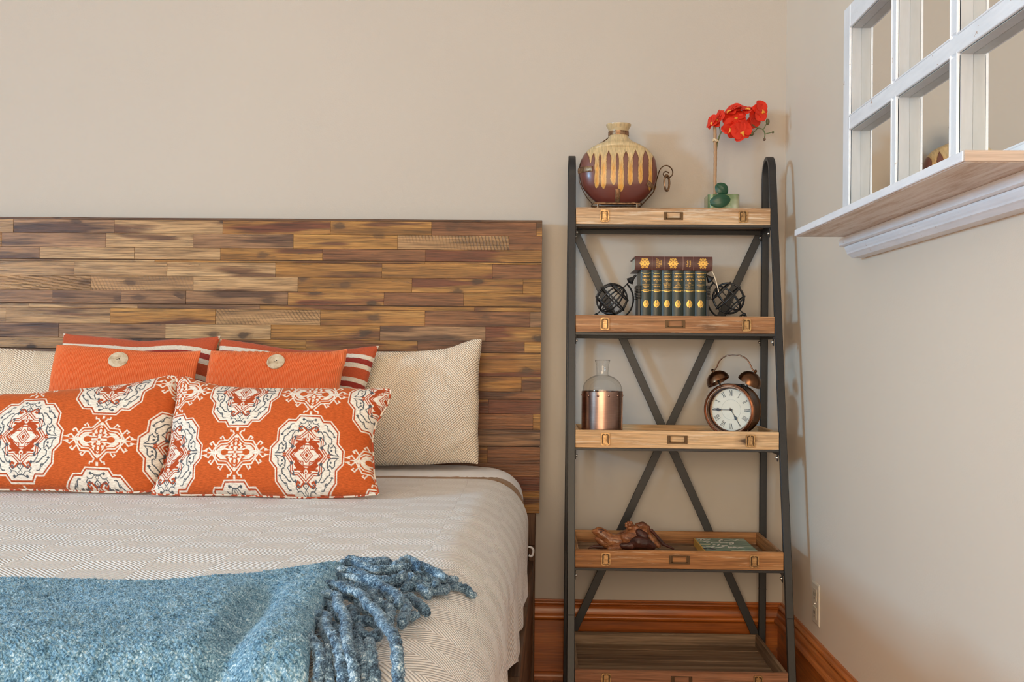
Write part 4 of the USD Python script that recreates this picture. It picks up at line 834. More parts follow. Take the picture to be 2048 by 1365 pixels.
for cx, w, yb in drips:
    wid = w * np.clip((yb - cry) / 55, 0, 1) ** .5 * np.clip(.80 + (cry - 640) / 900, .72, 1.1) + 34 * np.clip((655 - cry) / 95, 0, 1) ** 1.5
    dd = np.maximum(dd, np.where(cry < yb + 2, wid - np.abs(crx_n - cx), -99))
dd = np.where(cry < 566 - (np.abs(crx - 575) / 300) ** 2 * 40 + nz * 30, 60, dd)
sm = lambda a, b: np.clip((dd - a) / (b - a), 0, 1)[..., None]
col = col * (1 - sm(-9, -5) * (cry > 500)[..., None]) + np.array(S(100, 56, 38)) * sm(-9, -5) * (cry > 500)[..., None]
och = np.clip((cry - 600) / 170, 0, 1)[..., None]; stk = (1 + .75 * nf)[..., None]
gl = ((1 - och) * np.array(S(200, 176, 132)) + och * np.array(S(196, 146, 72))) * stk
ck_ = sm(9, 14) * np.clip((och - .45) * 3, 0, 1); gl = gl * (1 - .7 * ck_) + .7 * ck_ * np.array(S(208, 142, 50)) * stk
eg_ = (1 - sm(4, 8)) * (cry > 600)[..., None]; gl = gl * (1 - .45 * eg_) + .45 * eg_ * np.array(S(214, 172, 106))
gl = gl * (1 - .25 * np.clip((560 - cry) / 120, 0, 1)[..., None]) + .25 * np.clip((560 - cry) / 120, 0, 1)[..., None] * np.array(S(190, 172, 142))
col = col * (1 - sm(-1.5, 1.5)) + gl * sm(-1.5, 1.5)
GLZ = Mat('drip_glaze'); GLZM = GLZ.done(base=GLZ.n('attribute', attribute='ink') + '.color', roughness=.30, specular_ior_level=.5, coat_weight=.12, coat_roughness=.12)
IRON = Mat('bronzed_iron'); _n = IRON.noise(IRON.vec((120, 120, 120)), 1.0, 4.0); IRONM = IRON.done(base=IRON.ramp(_n, [(.35, S(112, 84, 62)), (.65, S(164, 130, 98))]), roughness=.38, metallic=.75)
vase = thing('vase', 'flattened ceramic flask vase with dripping ochre glaze in a metal cage', 'vase', (vx, YV, floor_z(0)))
put('body', lattice(V, False), GLZM, vase, smooth=True, col=col.reshape(-1, 3))
inn = lathe([(.0001, zb_ + .10), (.024, zb_ + .11), (.025, zb_ + .205), (.030, zb_ + .222), (.0365, zb_ + .2392), (.0378, zb_ + .2394)], 40); inn.apply_translation((vx, YV, 0)); put('neck_lining', inn, GLZM, vase, smooth=40, col=np.tile(S(190, 168, 128), (len(meshkit.arrays(inn, 40)[0]), 1)))
put('bottom', box((vx - .05, YV - .022, zb_ + .0005), (vx + .05, YV + .022, zb_ + .003)), IRONM, vase)
def cp(cx, cy, dy=0.0): return np.array([vx + (cx - 583 + 8) * K, YV + dy, zb_ + (1045 - cy) * K])
st = [cp(492, 432), cp(430, 478), cp(340, 530), cp(268, 596), cp(232, 670), cp(219, 750), cp(222, 830), cp(246, 900), cp(290, 980), cp(345, 1046)]
put('side_strap', tube(spline(st, 60), .0034, 8, flat=(1.7, .38), up=(0, 1, 0)), IRONM, vase, smooth=50)
rs_ = [cp(786, 1056), cp(850, 985), cp(905, 912), cp(920, 840), cp(938, 770), cp(962, 715), cp(1000, 690), cp(1040, 700), cp(1066, 735), cp(1064, 775), cp(1035, 798), cp(1000, 792), cp(984, 766), cp(1000, 745), cp(1036, 758)]
put('hook', tube(spline(rs_, 90), .0032, 8, flat=(1.5, .55), up=(0, 1, 0)), IRONM, vase, smooth=50)
a = np.linspace(0, 2 * PI, 33)[:-1]; put('ring', tube(np.stack([cp(1016, 850)[0] + .0085 * np.cos(a), YV + .014 * np.cos(a) * .6, cp(1016, 848)[2] + .0235 * np.sin(a)], 1), .0033, 8, closed=True), IRONM, vase, smooth=True)
nb = lathe([(.0297, zb_ + .2055), (.0312, zb_ + .2055), (.0312, zb_ + .2180), (.0297, zb_ + .2180), (.0297, zb_ + .2055)], 48); nb.apply_translation((vx, YV, 0)); put('neck_band', nb, IRONM, vase, smooth=30)
zc_ = zb_ - .0025; loop = [(vx - .078, YV - .030, zc_), (vx - .070, YV - .040, zc_), (vx + .062, YV - .040, zc_), (vx + .070, YV - .030, zc_), (vx + .070, YV + .030, zc_), (vx + .062, YV + .040, zc_), (vx - .070, YV + .040, zc_), (vx - .078, YV + .030, zc_)]
put('base_wire', tube(np.array(loop), .0024, 8, closed=True), IRONM, vase, smooth=True)
for dx in (-.062, .054):
    for dy in (-.038, .038): put('foot', tube([(vx + dx, YV + dy, zb_ - .003), (vx + dx, YV + dy, floor_z(0) + .0002)], .0034, 8), IRONM, vase, smooth=40)
def clip(c0, c1, w):
    n = 9; pts = []
    for q in np.linspace(0, 1, n):
        cx, cy = c0[0] + (c1[0] - c0[0]) * q, c0[1] + (c1[1] - c0[1]) * q; z = (1045 - cy) * K; xl = (cx - 575) * K
        a_ = float(np.interp(z, zz, aa)); b_ = float(depth(z, a_)); pts.append((vx + xl, YV - b_ * max(0.0, 1 - min(1, abs(xl) / a_) ** 2.25) ** (1 / 2.25) - .0022, zb_ + z))
    return tube(np.array(pts), w, 8, flat=(1, .22), up=(0, 0, 1) if abs(c1[0] - c0[0]) > abs(c1[1] - c0[1]) else (1, 0, 0))
put('clip', clip((212, 745), (335, 742), .0085), IRONM, vase, smooth=50)
put('clip', clip((912, 905), (828, 862), .0085), IRONM, vase, smooth=50)
put('clip', clip((563, 1044), (563, 925), .0072), IRONM, vase, smooth=50)

# potted silk orchid
YO = -.118
def op(cx, cy, dy=0.0): return on_y(1360 + cx / 4.55, 180 + cy / 4.55, YO + dy)
GREENL = Mat('leaf_green'); _n = GREENL.noise(GREENL.vec((8, 60, 60)), 1.0, 3.0); GREENM = GREENL.done(base=GREENL.mix(_n, S(24, 62, 42), S(40, 84, 56)), roughness=.38)
STEMG = plain('stem_green', S(92, 104, 62), .55); BUDG = Mat('bud_green'); _n = BUDG.noise(BUDG.vec((60, 60, 60)), 1.0, 2.0); BUDM = BUDG.done(base=BUDG.mix(BUDG.range(_n, .4, .6), S(88, 106, 64), S(104, 76, 58)), roughness=.5)
BAMB = Mat('bamboo_stake'); _n = BAMB.noise(BAMB.vec((300, 300, 10)), 1.0, 3.0); BAMBM = BAMB.done(base=BAMB.mix(_n, S(150, 112, 78), S(196, 158, 120)), roughness=.6)
RAFF = plain('raffia', S(226, 204, 168), .7)
PET = Mat('orchid_petal'); _n = PET.noise(PET.vec((60, 60, 60)), 1.0, 3.0)
_pb = PET.n('principled_bsdf', base_color=PET.mix(_n, S(234, 40, 26), S(250, 82, 54)), roughness=.45, specular_ior_level=.3); _tr = PET.n('translucent_bsdf', color=S(240, 60, 40))
PETM = PET.done(surface=PET.n('mix_closure', fac=.25, closure1=_pb + '.BSDF', closure2=_tr + '.BSDF') + '.closure')
LIPM = plain('orchid_lip', S(238, 166, 60), .45); LIPR = plain('orchid_throat', S(176, 24, 22), .5)
POTG = Mat('celadon_glaze'); _n = POTG.noise(POTG.vec((16, 16, 16)), 1.0, 3.0); POTM = POTG.done(base=POTG.ramp(_n, [(.35, S(84, 106, 66)), (.52, S(120, 136, 96)), (.7, S(176, 178, 150))]), roughness=.14, coat_weight=.3)
SOIL = plain('dark_moss', S(36, 30, 24), .9)
pl_, pr_ = op(235, 1030)[0], op(520, 1030)[0]; oz = floor_z(0); ph = float(op(300, 970)[2]); pcx = (pl_ + pr_) / 2
orc = thing('potted_orchid', 'red silk orchid on a bamboo stake in a small pale green pot', 'orchid', (pcx, YO, oz))
hw = (pr_ - pl_) / 2
def rsq(h, r): return shapely.box(-h + r, -h + r, h - r, h - r).buffer(r, quad_segs=6)
pot = prism(rsq(hw, .014).difference(rsq(hw - .005, .010)), ph - oz - .004); pot.apply_translation((pcx, YO, oz + .004)); base_ = prism(rsq(hw - .001, .014), .006); base_.apply_translation((pcx, YO, oz + .0002))
po = put('pot', cat(pot, base_), POTM, orc, smooth=30)
so = prism(rsq(hw - .0055, .010), .004); so.apply_translation((pcx, YO, ph - .016)); put('soil', so, SOIL, po)
stake = spline([op(322, 1010), op(318, 800), op(322, 600), op(320, 480), op(316, 320)], 40)
put('stake', tube(stake, .0050 * (1 + .06 * np.sin(np.arange(40) * 2.1)), 10), BAMBM, orc, smooth=50)
put('tie', cat(*[tube(np.stack([stake[30][0] + .0062 * np.cos(a), stake[30][1] - .001 + .0062 * np.sin(a), float(op(322, 462 + dz)[2]) + .0015 * np.sin(a * 2)], 1), .0019, 6, closed=True) for dz in (-8, 4)], tube(spline([op(300, 462, -.006), op(330, 455, -.009), op(352, 470, -.006)], 12), .0018, 6)), RAFF, orc, smooth=True)
put('flower_stem', tube(spline([op(330, 600, .005), op(342, 470, .002), op(362, 410), op(400, 352, -.005), op(470, 290), op(560, 270, .004), op(640, 300, .002), op(690, 340), op(752, 360, -.004), op(772, 402, -.006), op(767, 448, -.006)], 90), .0017, 8), STEMG, orc, smooth=True)
for pts in ([op(345, 470), op(366, 385), op(352, 318, -.006)], [op(704, 350), op(680, 376, -.008), op(660, 388, -.012)], [op(760, 360, -.004), op(780, 320, -.006), op(792, 300, -.008)], [op(775, 402, -.006), op(806, 394, -.008), op(840, 385, -.010)]):
    put('side_stem', tube(spline(pts, 16), .0014, 7), STEMG, orc, smooth=True)
for (c, s, r) in ((op(650, 396, -.014), (1, 1, 1.0), .0070), (op(797, 290, -.009), (.72, .72, 1.15), .0078), (op(767, 450, -.007), (.9, .9, 1.0), .0044), (op(844, 385, -.011), (1.1, .9, .9), .0036)):
    b = ball((0, 0, 0), r, 3, s); b.vertices *= (1 + .10 * np.cos(3 * np.arctan2(b.vertices[:, 1], b.vertices[:, 0])))[:, None]; b.apply_translation(c); put('bud', b, BUDM, orc, smooth=True)
def petal(Lg, Wd, cup, tipc, n=9, m=9):
    u = np.linspace(0, 1, n)[:, None]; v = np.linspace(-1, 1, m)[None, :]
    w = Wd * np.sin(PI * np.clip(u * .93 + .05, 0, 1) ** .80) ** .48
    x = w * v; y = Lg * u + 0 * v; z = cup * (u ** 2) * Lg - tipc * Lg * u ** 3 + .22 * w * v ** 2 + .012 * Lg * np.sin(7 * u + 2 * v)
    top_ = lattice(np.stack([x, y, z], -1)); bot = lattice(np.stack([x, y, z - .0005], -1), True)
    return cat(top_, bot)
def flower(c, facing, spin, R):
    f = np.asarray(facing, float); f /= np.linalg.norm(f); up = np.array([0, 0, 1.0]); x = np.cross(up, f); x /= np.linalg.norm(x); y = np.cross(f, x)
    a = math.radians(spin); x, y = x * math.cos(a) + y * math.sin(a), -x * math.sin(a) + y * math.cos(a)
    M = frame(c, x, y, f)
    heart = ball((0, 0, .001), R * .10, 1); heart.apply_transform(M); fl = put('flower', heart, LIPR, orc, smooth=True)
    for k, (deg, Lg, Wd) in enumerate(((0, .95, .50), (128, .90, .46), (-128, .90, .46), (66, 1.0, .70), (-66, 1.0, .70))):
        p = petal(R * Lg, R * Wd, .16, .30 if k < 3 else .26); p.apply_transform(rot(deg, (0, 0, 1))); p.apply_translation((0, 0, .0016 if k > 2 else .0002)); p.apply_transform(M); put('petal', p, PETM, fl, smooth=True)
    lip = cat(ball((0, -R * .16, R * .10), R * .13, 2, (1.0, 1.3, .7)), tube([(0, -R * .2, R * .12), (0, -R * .34, R * .10), (0, -R * .46, R * .02)], [R * .10, R * .07, R * .03], 8), ball((R * .13, -R * .10, R * .08), R * .08, 1), ball((-R * .13, -R * .10, R * .08), R * .08, 1)); lip.apply_transform(M); put('lip', lip, LIPM, fl, smooth=True)
for cx, cy, dy, fc, sp, R in ((292, 296, -.012, (-.9, -.45, .25), 20, .0250), (455, 195, .004, (-.55, -.35, .75), 10, .0370), (345, 268, -.008, (-.85, -.35, .35), -20, .0330), (500, 262, -.016, (-.25, -.8, .55), 30, .0370), (560, 378, -.026, (.35, -.9, -.12), 25, .0360), (470, 352, -.018, (.15, -.75, -.45), -35, .0350), (600, 178, .0, (.05, -.45, .85), 40, .0370), (738, 195, -.014, (.55, -.8, .10), 75, .0340), (680, 255, .002, (.5, -.6, -.3), 120, .0320)):
    flower(op(cx, cy, dy), fc, sp, R)
def leaf(c, L_, W_, ang_, curl):
    u = np.linspace(0, 1, 16)[:, None]; v = np.linspace(-1, 1, 11)[None, :]
    w = W_ * np.sin(PI * np.clip(u * .96 + .04, 0, 1)) ** .6; x = L_ * (u - .5) + 0 * v; z = w * v; y = -.35 * w * (1 - v ** 2) * .6 - curl * np.sin(PI * u) + .0015 * np.exp(-(v / .08) ** 2)
    a = math.radians(ang_); P_ = np.stack([x * math.cos(a) - z * math.sin(a), y + 0 * x, x * math.sin(a) + z * math.cos(a)], -1) + c
    Q_ = P_ + np.array([0, .0012, 0]); return cat(lattice(P_), lattice(Q_, True))
put('leaf', leaf(op(380, 905, -.030), .0430, .0185, -42, .004), GREENM, orc, smooth=True)
put('leaf', leaf(op(368, 1010, -.046), .0620, .0200, 12, .006), GREENM, orc, smooth=True)
put('leaf', leaf(op(455, 985, -.012), .0300, .0120, -12, .004), GREENM, orc, smooth=True)
put('leaf_stalk', cat(tube(spline([op(372, 960, -.02), op(376, 990, -.024), op(380, 1030, -.01), (pcx, YO, ph - .014)], 14), .0028, 8), tube(spline([op(400, 985, -.046), op(420, 1000, -.03), (pcx, YO, ph - .014)], 14), .0028, 8)), STEMG, orc, smooth=True)
# ---------------------------------------------------------------- second tray: books between two wire globe bookends
GREENB = Mat('green_leatherette'); _n = GREENB.noise(GREENB.vec((900, 900, 900)), 1.0, 2.0)
GREENBM = GREENB.done(base=GREENB.mix(_n, S(32, 40, 34), S(46, 54, 46)), roughness=.36, specular_ior_level=.5, normal=GREENB.bump(_n, .0004, .5))
BROWNB = Mat('brown_leather'); _n = BROWNB.noise(BROWNB.vec((700, 700, 700)), 1.0, 2.0)
BROWNBM = BROWNB.done(base=BROWNB.mix(_n, S(72, 40, 36), S(90, 52, 46)), roughness=.4, normal=BROWNB.bump(_n, .0004, .5))
GOLD = plain('gilt', S(214, 170, 86), .36, .5); PAGE = Mat('page_edges'); _n = PAGE.noise(PAGE.vec((20, 20, 1600)), 1.0, 1.0); PAGEM = PAGE.done(base=PAGE.mix(_n, S(206, 192, 166), S(232, 222, 200)), roughness=.8)
PINK = plain('ribbon_cream', S(226, 206, 178), .6); BANDL = plain('pale_band', S(150, 116, 104), .45)
YBK = tray_y(1) + .030
bf = floor_z(1); btop = float(on_y(1340, 541.5, YBK)[2])
edges = [1281.0, 1302.6, 1323.4, 1344.2, 1367.2, 1389.8, 1412.0]
def fit(text, cx, cz, wmax, h, bend, R=None):
    m = meshkit.text_mesh(text, h, .0003, bold=False); b = m.bounds; w = b[1, 0] - b[0, 0]
    m.apply_translation((-(b[0, 0] + b[1, 0]) / 2, -(b[0, 1] + b[1, 1]) / 2, 0)); s = min(1.25, wmax / w); m.apply_scale((s, 1, 1)); return m
def lay(m, x0, z0, fy):
    """Bends a flat shape (x right, y up, z out) on to a spine whose surface is y = fy(x, z)."""
    v = m.vertices.copy(); X_, Z_ = x0 + v[:, 0], z0 + v[:, 1]; m = m.copy(); m.vertices = np.stack([X_, fy(X_, Z_) - v[:, 2] - .0001, Z_], 1); return m
def thin(poly, d=.0003):
    return prism(poly, d)
titles = [('A', 'CONNECTICUT', 'YANKEE', 'ETC.'), ("PUDD'NHEAD", 'WILSON'), ('THE PRINCE', 'AND THE', 'PAUPER'), ('LIFE', 'ON THE', 'MISSISSIPPI'), ('THE', 'ADVENTURES', 'OF', 'TOM SAWYER'), ('HUCKLEBERRY', 'FINN')]
names = ['dark green gilt book against the left globe bookend', 'second dark green book from the left bookend, with a two-line title', 'third dark green book from the left bookend, with a three-line title', 'fourth dark green book, third from the right bookend', 'fifth dark green book, next to last, with a four-line title', 'dark green gilt book at the right end of the row']
for k in range(6):
    x0, x1 = on_y(edges[k], 590, YBK)[0] + .0003, on_y(edges[k + 1], 590, YBK)[0] - .0003
    w = x1 - x0; xc = (x0 + x1) / 2; dp = .118; sp = .0042
    b = thing('book', names[k], 'book', (xc, YBK + dp / 2, bf), 'green gilt-spined books between the bookends')
    th_ = np.linspace(-1, 1, 15); arc_ = [(xc + w / 2 * t, YBK + sp * t ** 2 - sp) for t in th_]
    inn_ = [(xc + (w / 2 - .0028) * t, YBK + sp * t ** 2 - sp + .0028) for t in th_]
    poly = Polygon(arc_ + [(x1, YBK + dp)] + [(x1 - .0026, YBK + dp)] + inn_[::-1] + [(x0 + .0026, YBK + dp), (x0, YBK + dp)])
    c = prism(poly.buffer(0), btop - bf - .0003); c.apply_translation((0, 0, bf + .0003)); put('cover', c, GREENBM, b, smooth=25)
    put('page_block', box((x0 + .003, YBK + .001, bf + .003), (x1 - .003, YBK + dp - .004, btop - .0035)), PAGEM, b)
    fy = lambda X_, Z_, xc=xc, w=w: YBK - sp + sp * ((X_ - xc) / (w / 2)) ** 2
    H = btop - bf; zt = lambda cy: btop - (cy - 405) / 9.753 / 664 * 1.0
    gl = [lay(fit('MARK', 0, 0, w * .66, .0052, None), xc, zt(520), fy), lay(fit('TWAIN', 0, 0, w * .80, .0052, None), xc, zt(582), fy)]
    gl.append(lay(thin(shapely.box(-.0026, -.0003, .0026, .0003)), xc, zt(622), fy))
    nl = len(titles[k])
    for i, tx in enumerate(titles[k]): gl.append(lay(fit(tx, 0, 0, w * .78 * min(1, len(tx) / 7), .0027, None), xc, zt(690 + (i - (nl - 1) / 2) * 30), fy))
    put('spine_title', cat(*gl), GOLD, b)
    seg = lambda a, bq, c0, c1: shapely.box(a * w / 2, c0, bq * w / 2, c1)
    bar1 = [seg(-.97, -.52, .0006, .0020), seg(.52, .97, .0006, .0020), seg(-.56, .56, -.0010, .0005)]
    bar2 = [seg(-.97, -.50, -.0007, .0007), seg(.50, .97, -.0007, .0007), seg(-.52, .52, -.0030, .0030).difference(seg(-.42, .42, -.0009, .0009))]
    put('gilt_band', cat(*[lay(trimesh.remesh.subdivide_to_size(thin(q).vertices, thin(q).faces, .004) and trimesh.Trimesh(*trimesh.remesh.subdivide_to_size(thin(q).vertices, thin(q).faces, .004), process=False), xc, zt(463), fy) for q in bar1]), GOLD, b)
    put('gilt_band', cat(*[lay(trimesh.Trimesh(*trimesh.remesh.subdivide_to_size(thin(q).vertices, thin(q).faces, .004), process=False), xc, zt(788), fy) for q in bar2]), GOLD, b)
    el = affinity.scale(Point(0, 0).buffer(1, quad_segs=10), .0082, .0104); el = Polygon([(x * (1 - .16 * y / .0104 * -1 * -1), y) for x, y in el.exterior.coords])
    el = el.difference(shapely.box(-.0008, .0012, .0008, .0120)).difference(affinity.scale(Point(0, 0).buffer(1), .0052, .0070).difference(affinity.scale(Point(0, 0).buffer(1), .0044, .0062)).intersection(shapely.box(-.01, -.01, .01, .003)))
    el = el.union(Polygon([(-.0018, -.0095), (.0018, -.0095), (0, -.0128)])).union(Polygon([(-.005, -.008), (-.003, -.0095), (-.0052, -.0110)])).union(Polygon([(.005, -.008), (.003, -.0095), (.0052, -.0110)]))
    put('gilt_emblem', lay(thin(el), xc, zt(1030), fy), GOLD, b)
# the brown volume lying across them, spine to the viewer
TX0, TX1 = on_y(1269.5, 528, YBK)[0], on_y(1424.5, 528, YBK)[0]; tz0 = btop + .0004; tz1 = tz0 + .0400; tzc = (tz0 + tz1) / 2; tdp = .150; sp2 = .0045
tb = thing('book', 'brown leather book with gold ornaments lying flat on the green books', 'book', ((TX0 + TX1) / 2, YBK + .07, tz0))
th_ = np.linspace(-1, 1, 15); hh = (tz1 - tz0) / 2
arc_ = [(YBK - .004 + sp2 * t ** 2 - sp2, tzc + hh * t) for t in th_]; inn_ = [(YBK - .004 + sp2 * t ** 2 - sp2 + .0028, tzc + (hh - .0028) * t) for t in th_]
poly = Polygon(arc_ + [(YBK + tdp, tz1), (YBK + tdp, tz1 - .0028)] + inn_[::-1] + [(YBK + tdp, tz0 + .0028), (YBK + tdp, tz0)]).buffer(0)
c = prism(poly, TX1 - TX0); c.apply_transform(np.array([[0, 0, 1, TX0], [1, 0, 0, 0], [0, 1, 0, 0], [0, 0, 0, 1.0]])); put('cover', c, BROWNBM, tb, smooth=25)
put('page_block', box((TX0 + .004, YBK + .002, tz0 + .003), (TX1 - .004, YBK + tdp - .005, tz1 - .003)), PAGEM, tb, axis='x', wco=None)
fy2 = lambda X_, Z_: YBK - .004 - sp2 + sp2 * ((Z_ - tzc) / hh) ** 2
def tx(cx): return TX0 + (cx - 8) / (1500 - 8) * (TX1 - TX0)
orn = shapely.union_all([dia(.0165, .0060), Point(0, 0).buffer(.0085), affinity.translate(Point(0, 0).buffer(.0052), 0, .0095), affinity.translate(Point(0, 0).buffer(.0052), 0, -.0095), four(affinity.translate(dia(.0035, .0045), .0065, .0115)), four(affinity.translate(Point(0, 0).buffer(.0030), .0095, .0045))])
orn = orn.difference(shapely.union_all([Point(0, .0098).buffer(.0026).difference(Point(0, .0098).buffer(.0013)), Point(0, -.0098).buffer(.0026).difference(Point(0, -.0098).buffer(.0013)), four(affinity.translate(dia(.0012, .0016), .0050, .0055)), dia(.0028, .0028).difference(dia(.0014, .0014)), four(affinity.translate(dia(.0018, .0008), .0085, .0018))]))
def fine(q, s=.004): g = thin(q); return trimesh.Trimesh(*trimesh.remesh.subdivide_to_size(g.vertices, g.faces, s), process=False)
for cx in (195, 742, 1315): put('gilt_ornament', lay(fine(orn), tx(cx), tzc, fy2), GOLD, tb)
for cx in (340, 568, 932, 1136): put('spine_band', lay(fine(shapely.box(-.0007, -hh, .0007, hh)), tx(cx), tzc, fy2), BANDL, tb)
ttl = []
for tx_, cx, hgt, ln_ in (('HUCKLE', 430, .0046, .029), ('BERRY', 470, .0046, .0235), ('FINN', 511, .0046, .018), ('Mark', 1015, .0050, .018), ('Twain', 1066, .0050, .021)):
    m = fit(tx_, 0, 0, ln_, hgt, None); m.apply_scale((ln_ / (m.bounds[1, 0] - m.bounds[0, 0]), 1, 1)); m.apply_transform(rot(90, (0, 0, 1))); ttl.append(lay(m, tx(cx), tzc, fy2))
put('spine_title', cat(*ttl), GOLD, tb)
rb = spline([on_y(1423, 541, YBK + .004), on_y(1428, 551, YBK - .009), on_y(1433, 566, YBK - .016), on_y(1437.5, 585, YBK - .022)], 20); put('ribbon', tube(rb, .0014, 6, flat=(.4, 1), up=(0, 1, 0)), PINK, tb, smooth=True)
IRONB = Mat('black_wire'); _n = IRONB.noise(IRONB.vec((200, 200, 200)), 1.0, 2.0); IRONBM = IRONB.done(base=IRONB.mix(_n, S(20, 19, 20), S(34, 33, 33)), roughness=.42, specular_ior_level=.55)
def bookend(px, py, s, label, xbook):
    yb_ = YBK + .012; c = on_y(px, py, yb_); R = .0455
    t = thing('globe_bookend', label, 'bookend', (c[0], yb_, bf))
    ax = np.array([s * .70, 0, .714]); e1 = np.array([0, 1.0, 0]); e2 = np.cross(ax, e1); a = np.linspace(0, 2 * PI, 41)[:-1]
    for k in range(4):
        q = k * PI / 4 + .25; d = math.cos(q) * e1 + math.sin(q) * e2
        put('meridian_wire', tube(c + R * (np.cos(a)[:, None] * ax + np.sin(a)[:, None] * d), .0024, 8, closed=True), IRONBM, t, smooth=True)
    for lat in (-36, 2, 40):
        l = math.radians(lat); put('latitude_wire', tube(c + R * 1.03 * (math.sin(l) * ax + math.cos(l) * (np.cos(a)[:, None] * e1 + np.sin(a)[:, None] * e2)), .0023, 8, closed=True), IRONBM, t, smooth=True)
    put('axis_rod', tube([c - ax * .070, c + ax * .078], .0017, 8), IRONBM, t, smooth=40)
    q = np.radians(np.linspace(47, -138, 40)); arc = np.stack([c[0] + s * .0625 * np.cos(q), np.full(40, yb_), c[2] + .0625 * np.sin(q)], 1)
    put('meridian_arc', tube(arc, .0046, 10, flat=(1.0, .55), up=(0, 1, 0)), IRONBM, t, smooth=40)
    fn = lathe([(0, -.004), (.0042, -.004), (.0125, .0), (.0110, .0022), (.0035, .0165), (.0038, .022), (.0026, .0265), (0, .027)], 20); z_ = ax; x_ = e1; fn.apply_transform(frame(c + ax * .0735, x_, np.cross(z_, x_), z_)); put('arrow_finial', fn, IRONBM, t, smooth=35)
    put('pole_nut', cat(ball(c - ax * .0655, .0052, 2), ball(c - ax * .0725, .0030, 1)), IRONBM, t, smooth=True)
    put('stand', cat(lathe([(.012, bf + .0035), (.010, bf + .008), (.0065, bf + .014), (.0065, c[2] - .058)], 20).apply_transform(frame((c[0] + s * .004, yb_, 0), (1, 0, 0), (0, 1, 0), (0, 0, 1))), cbox((min(c[0] - s * .030, xbook), yb_ - .030, bf + .0003), (max(c[0] - s * .030, xbook), yb_ + .055, bf + .004), .001)), IRONBM, t, smooth=40)
    xa, xb = (xbook - .0085, xbook - .0002) if s > 0 else (xbook + .0002, xbook + .0085)
    zt_ = float(on_y(1274, 571, yb_)[2]); ribs = [cbox((xa - (.004 if s > 0 else 0), yb_ - .018, z), (xb + (.004 if s < 0 else 0), yb_ + .05, z + .0030), .0008) for z in np.arange(zt_ - .040, zt_ - .001, .0045)]
    put('upright_plate', cat(cbox((xa, yb_ - .014, bf + .0042), (xb, yb_ + .05, zt_), .001), *ribs), IRONBM, t)
bookend(1223.7, 599, 1, 'black wire globe bookend at the left of the green books', on_y(edges[0], 590, YBK)[0])
bookend(1457, 597, -1, 'black wire globe bookend at the right of the green books', on_y(edges[-1], 590, YBK)[0])

# ---------------------------------------------------------------- third tray: copper-sleeved bottle and twin-bell clock
COP = Mat('brushed_copper'); _n = COP.noise(COP.vec((30, 30, 900)), 1.0, 3.0); _m = COP.noise(COP.vec((14, 14, 14)), 1.0, 3.0)
COPM = COP.done(base=COP.mix(COP.range(_m, .35, .65), S(152, 118, 104), S(178, 144, 128)), metallic=1.0, roughness=COP.math('multiply_add', _n, .06, .24), normal=COP.bump(_n, .00006, .4))
CLEAR = Mat('clear_glass'); _fc = CLEAR.n('layer_weight', blend=.5) + '.facing'; _t = CLEAR.n('transparent_bsdf', color=CLEAR.ramp(_fc, [(0, (.975, .975, .97)), (.6, (.93, .93, .92)), (.9, (.62, .62, .60)), (1, (.40, .40, .39))])); _g = CLEAR.n('glossy_bsdf', color=(1, 1, 1), roughness=.03)
_f = CLEAR.math('multiply_add', CLEAR.math('power', _fc, 3.0), .22, .045)
CLEARM = CLEAR.done(surface=CLEAR.n('mix_closure', fac=_f, closure1=_t + '.BSDF', closure2=_g + '.BSDF') + '.closure')
DIALG = Mat('dial_glass'); _t = DIALG.n('transparent_bsdf', color=(.97, .97, .97)); _g = DIALG.n('glossy_bsdf', color=(1, 1, 1), roughness=.02)
DIALGM = DIALG.done(surface=DIALG.n('mix_closure', fac=.03, closure1=_t + '.BSDF', closure2=_g + '.BSDF') + '.closure')
YG = tray_y(2) + .085; ga = on_y(1204, 840, YG); gz = floor_z(2); gk = 1 / (F / (YG + DIST)) 
def gp(cx, cy): return (cx * gk / 5.6875, float(on_y(1204, 680 + cy / 5.6875, YG)[2]))
bot = thing('bottle', 'clear glass bottle in a riveted brushed copper sleeve', 'bottle', (ga[0], YG, gz))
outp = [(.001, gz + .004), (.052, gz + .004), (.0575, gz + .010), gp(226, 900), gp(226, 700), gp(226, 590), gp(222, 550), gp(208, 505), gp(180, 465), gp(140, 432), gp(100, 414), gp(74, 405), gp(66, 396), gp(65, 375), gp(68, 330), gp(73, 280), gp(84, 245), gp(87, 236)]
inp = [(max(r - .0022, .0005), z + (.0022 if i < 3 else 0)) for i, (r, z) in enumerate(outp)]
g = lathe(outp + [(outp[-1][0] - .0008, outp[-1][1] + .0010), (outp[-1][0] - .0022, outp[-1][1])], 72); g.apply_translation((ga[0], YG, 0)); put('glass', g, CLEARM, bot, smooth=50)
rr_ = gp(233, 700)[0]; zs = gp(0, 586)[1]
sl_ = lathe([(rr_ - .0014, gz + .0003), (rr_, gz + .0003), (rr_, zs), (rr_ - .0014, zs), (rr_ - .0014, gz + .0003)], 96); sl_.apply_translation((ga[0], YG, 0)); put('copper_sleeve', sl_, COPM, bot, smooth=40)
sd_ = lathe([(.0001, gz + .0002), (rr_ - .002, gz + .0002), (rr_ - .002, gz + .0030), (.0001, gz + .0030)], 48); sd_.apply_translation((ga[0], YG, 0)); put('sleeve_base', sd_, COPM, bot, smooth=40)
for k in range(12):
    a_ = math.radians(-90 + 15 + 30 * k); n_ = np.array([math.cos(a_), math.sin(a_), 0]); rv = lathe([(0, .0026), (.0020, .0021), (.0033, .0008), (.0035, 0)], 12); rv.apply_transform(frame(np.array([ga[0], YG, gp(0, 630)[1]]) + n_ * rr_, (-n_[1], n_[0], 0), (0, 0, 1), n_)); put('rivet', rv, COPM, bot, smooth=50)
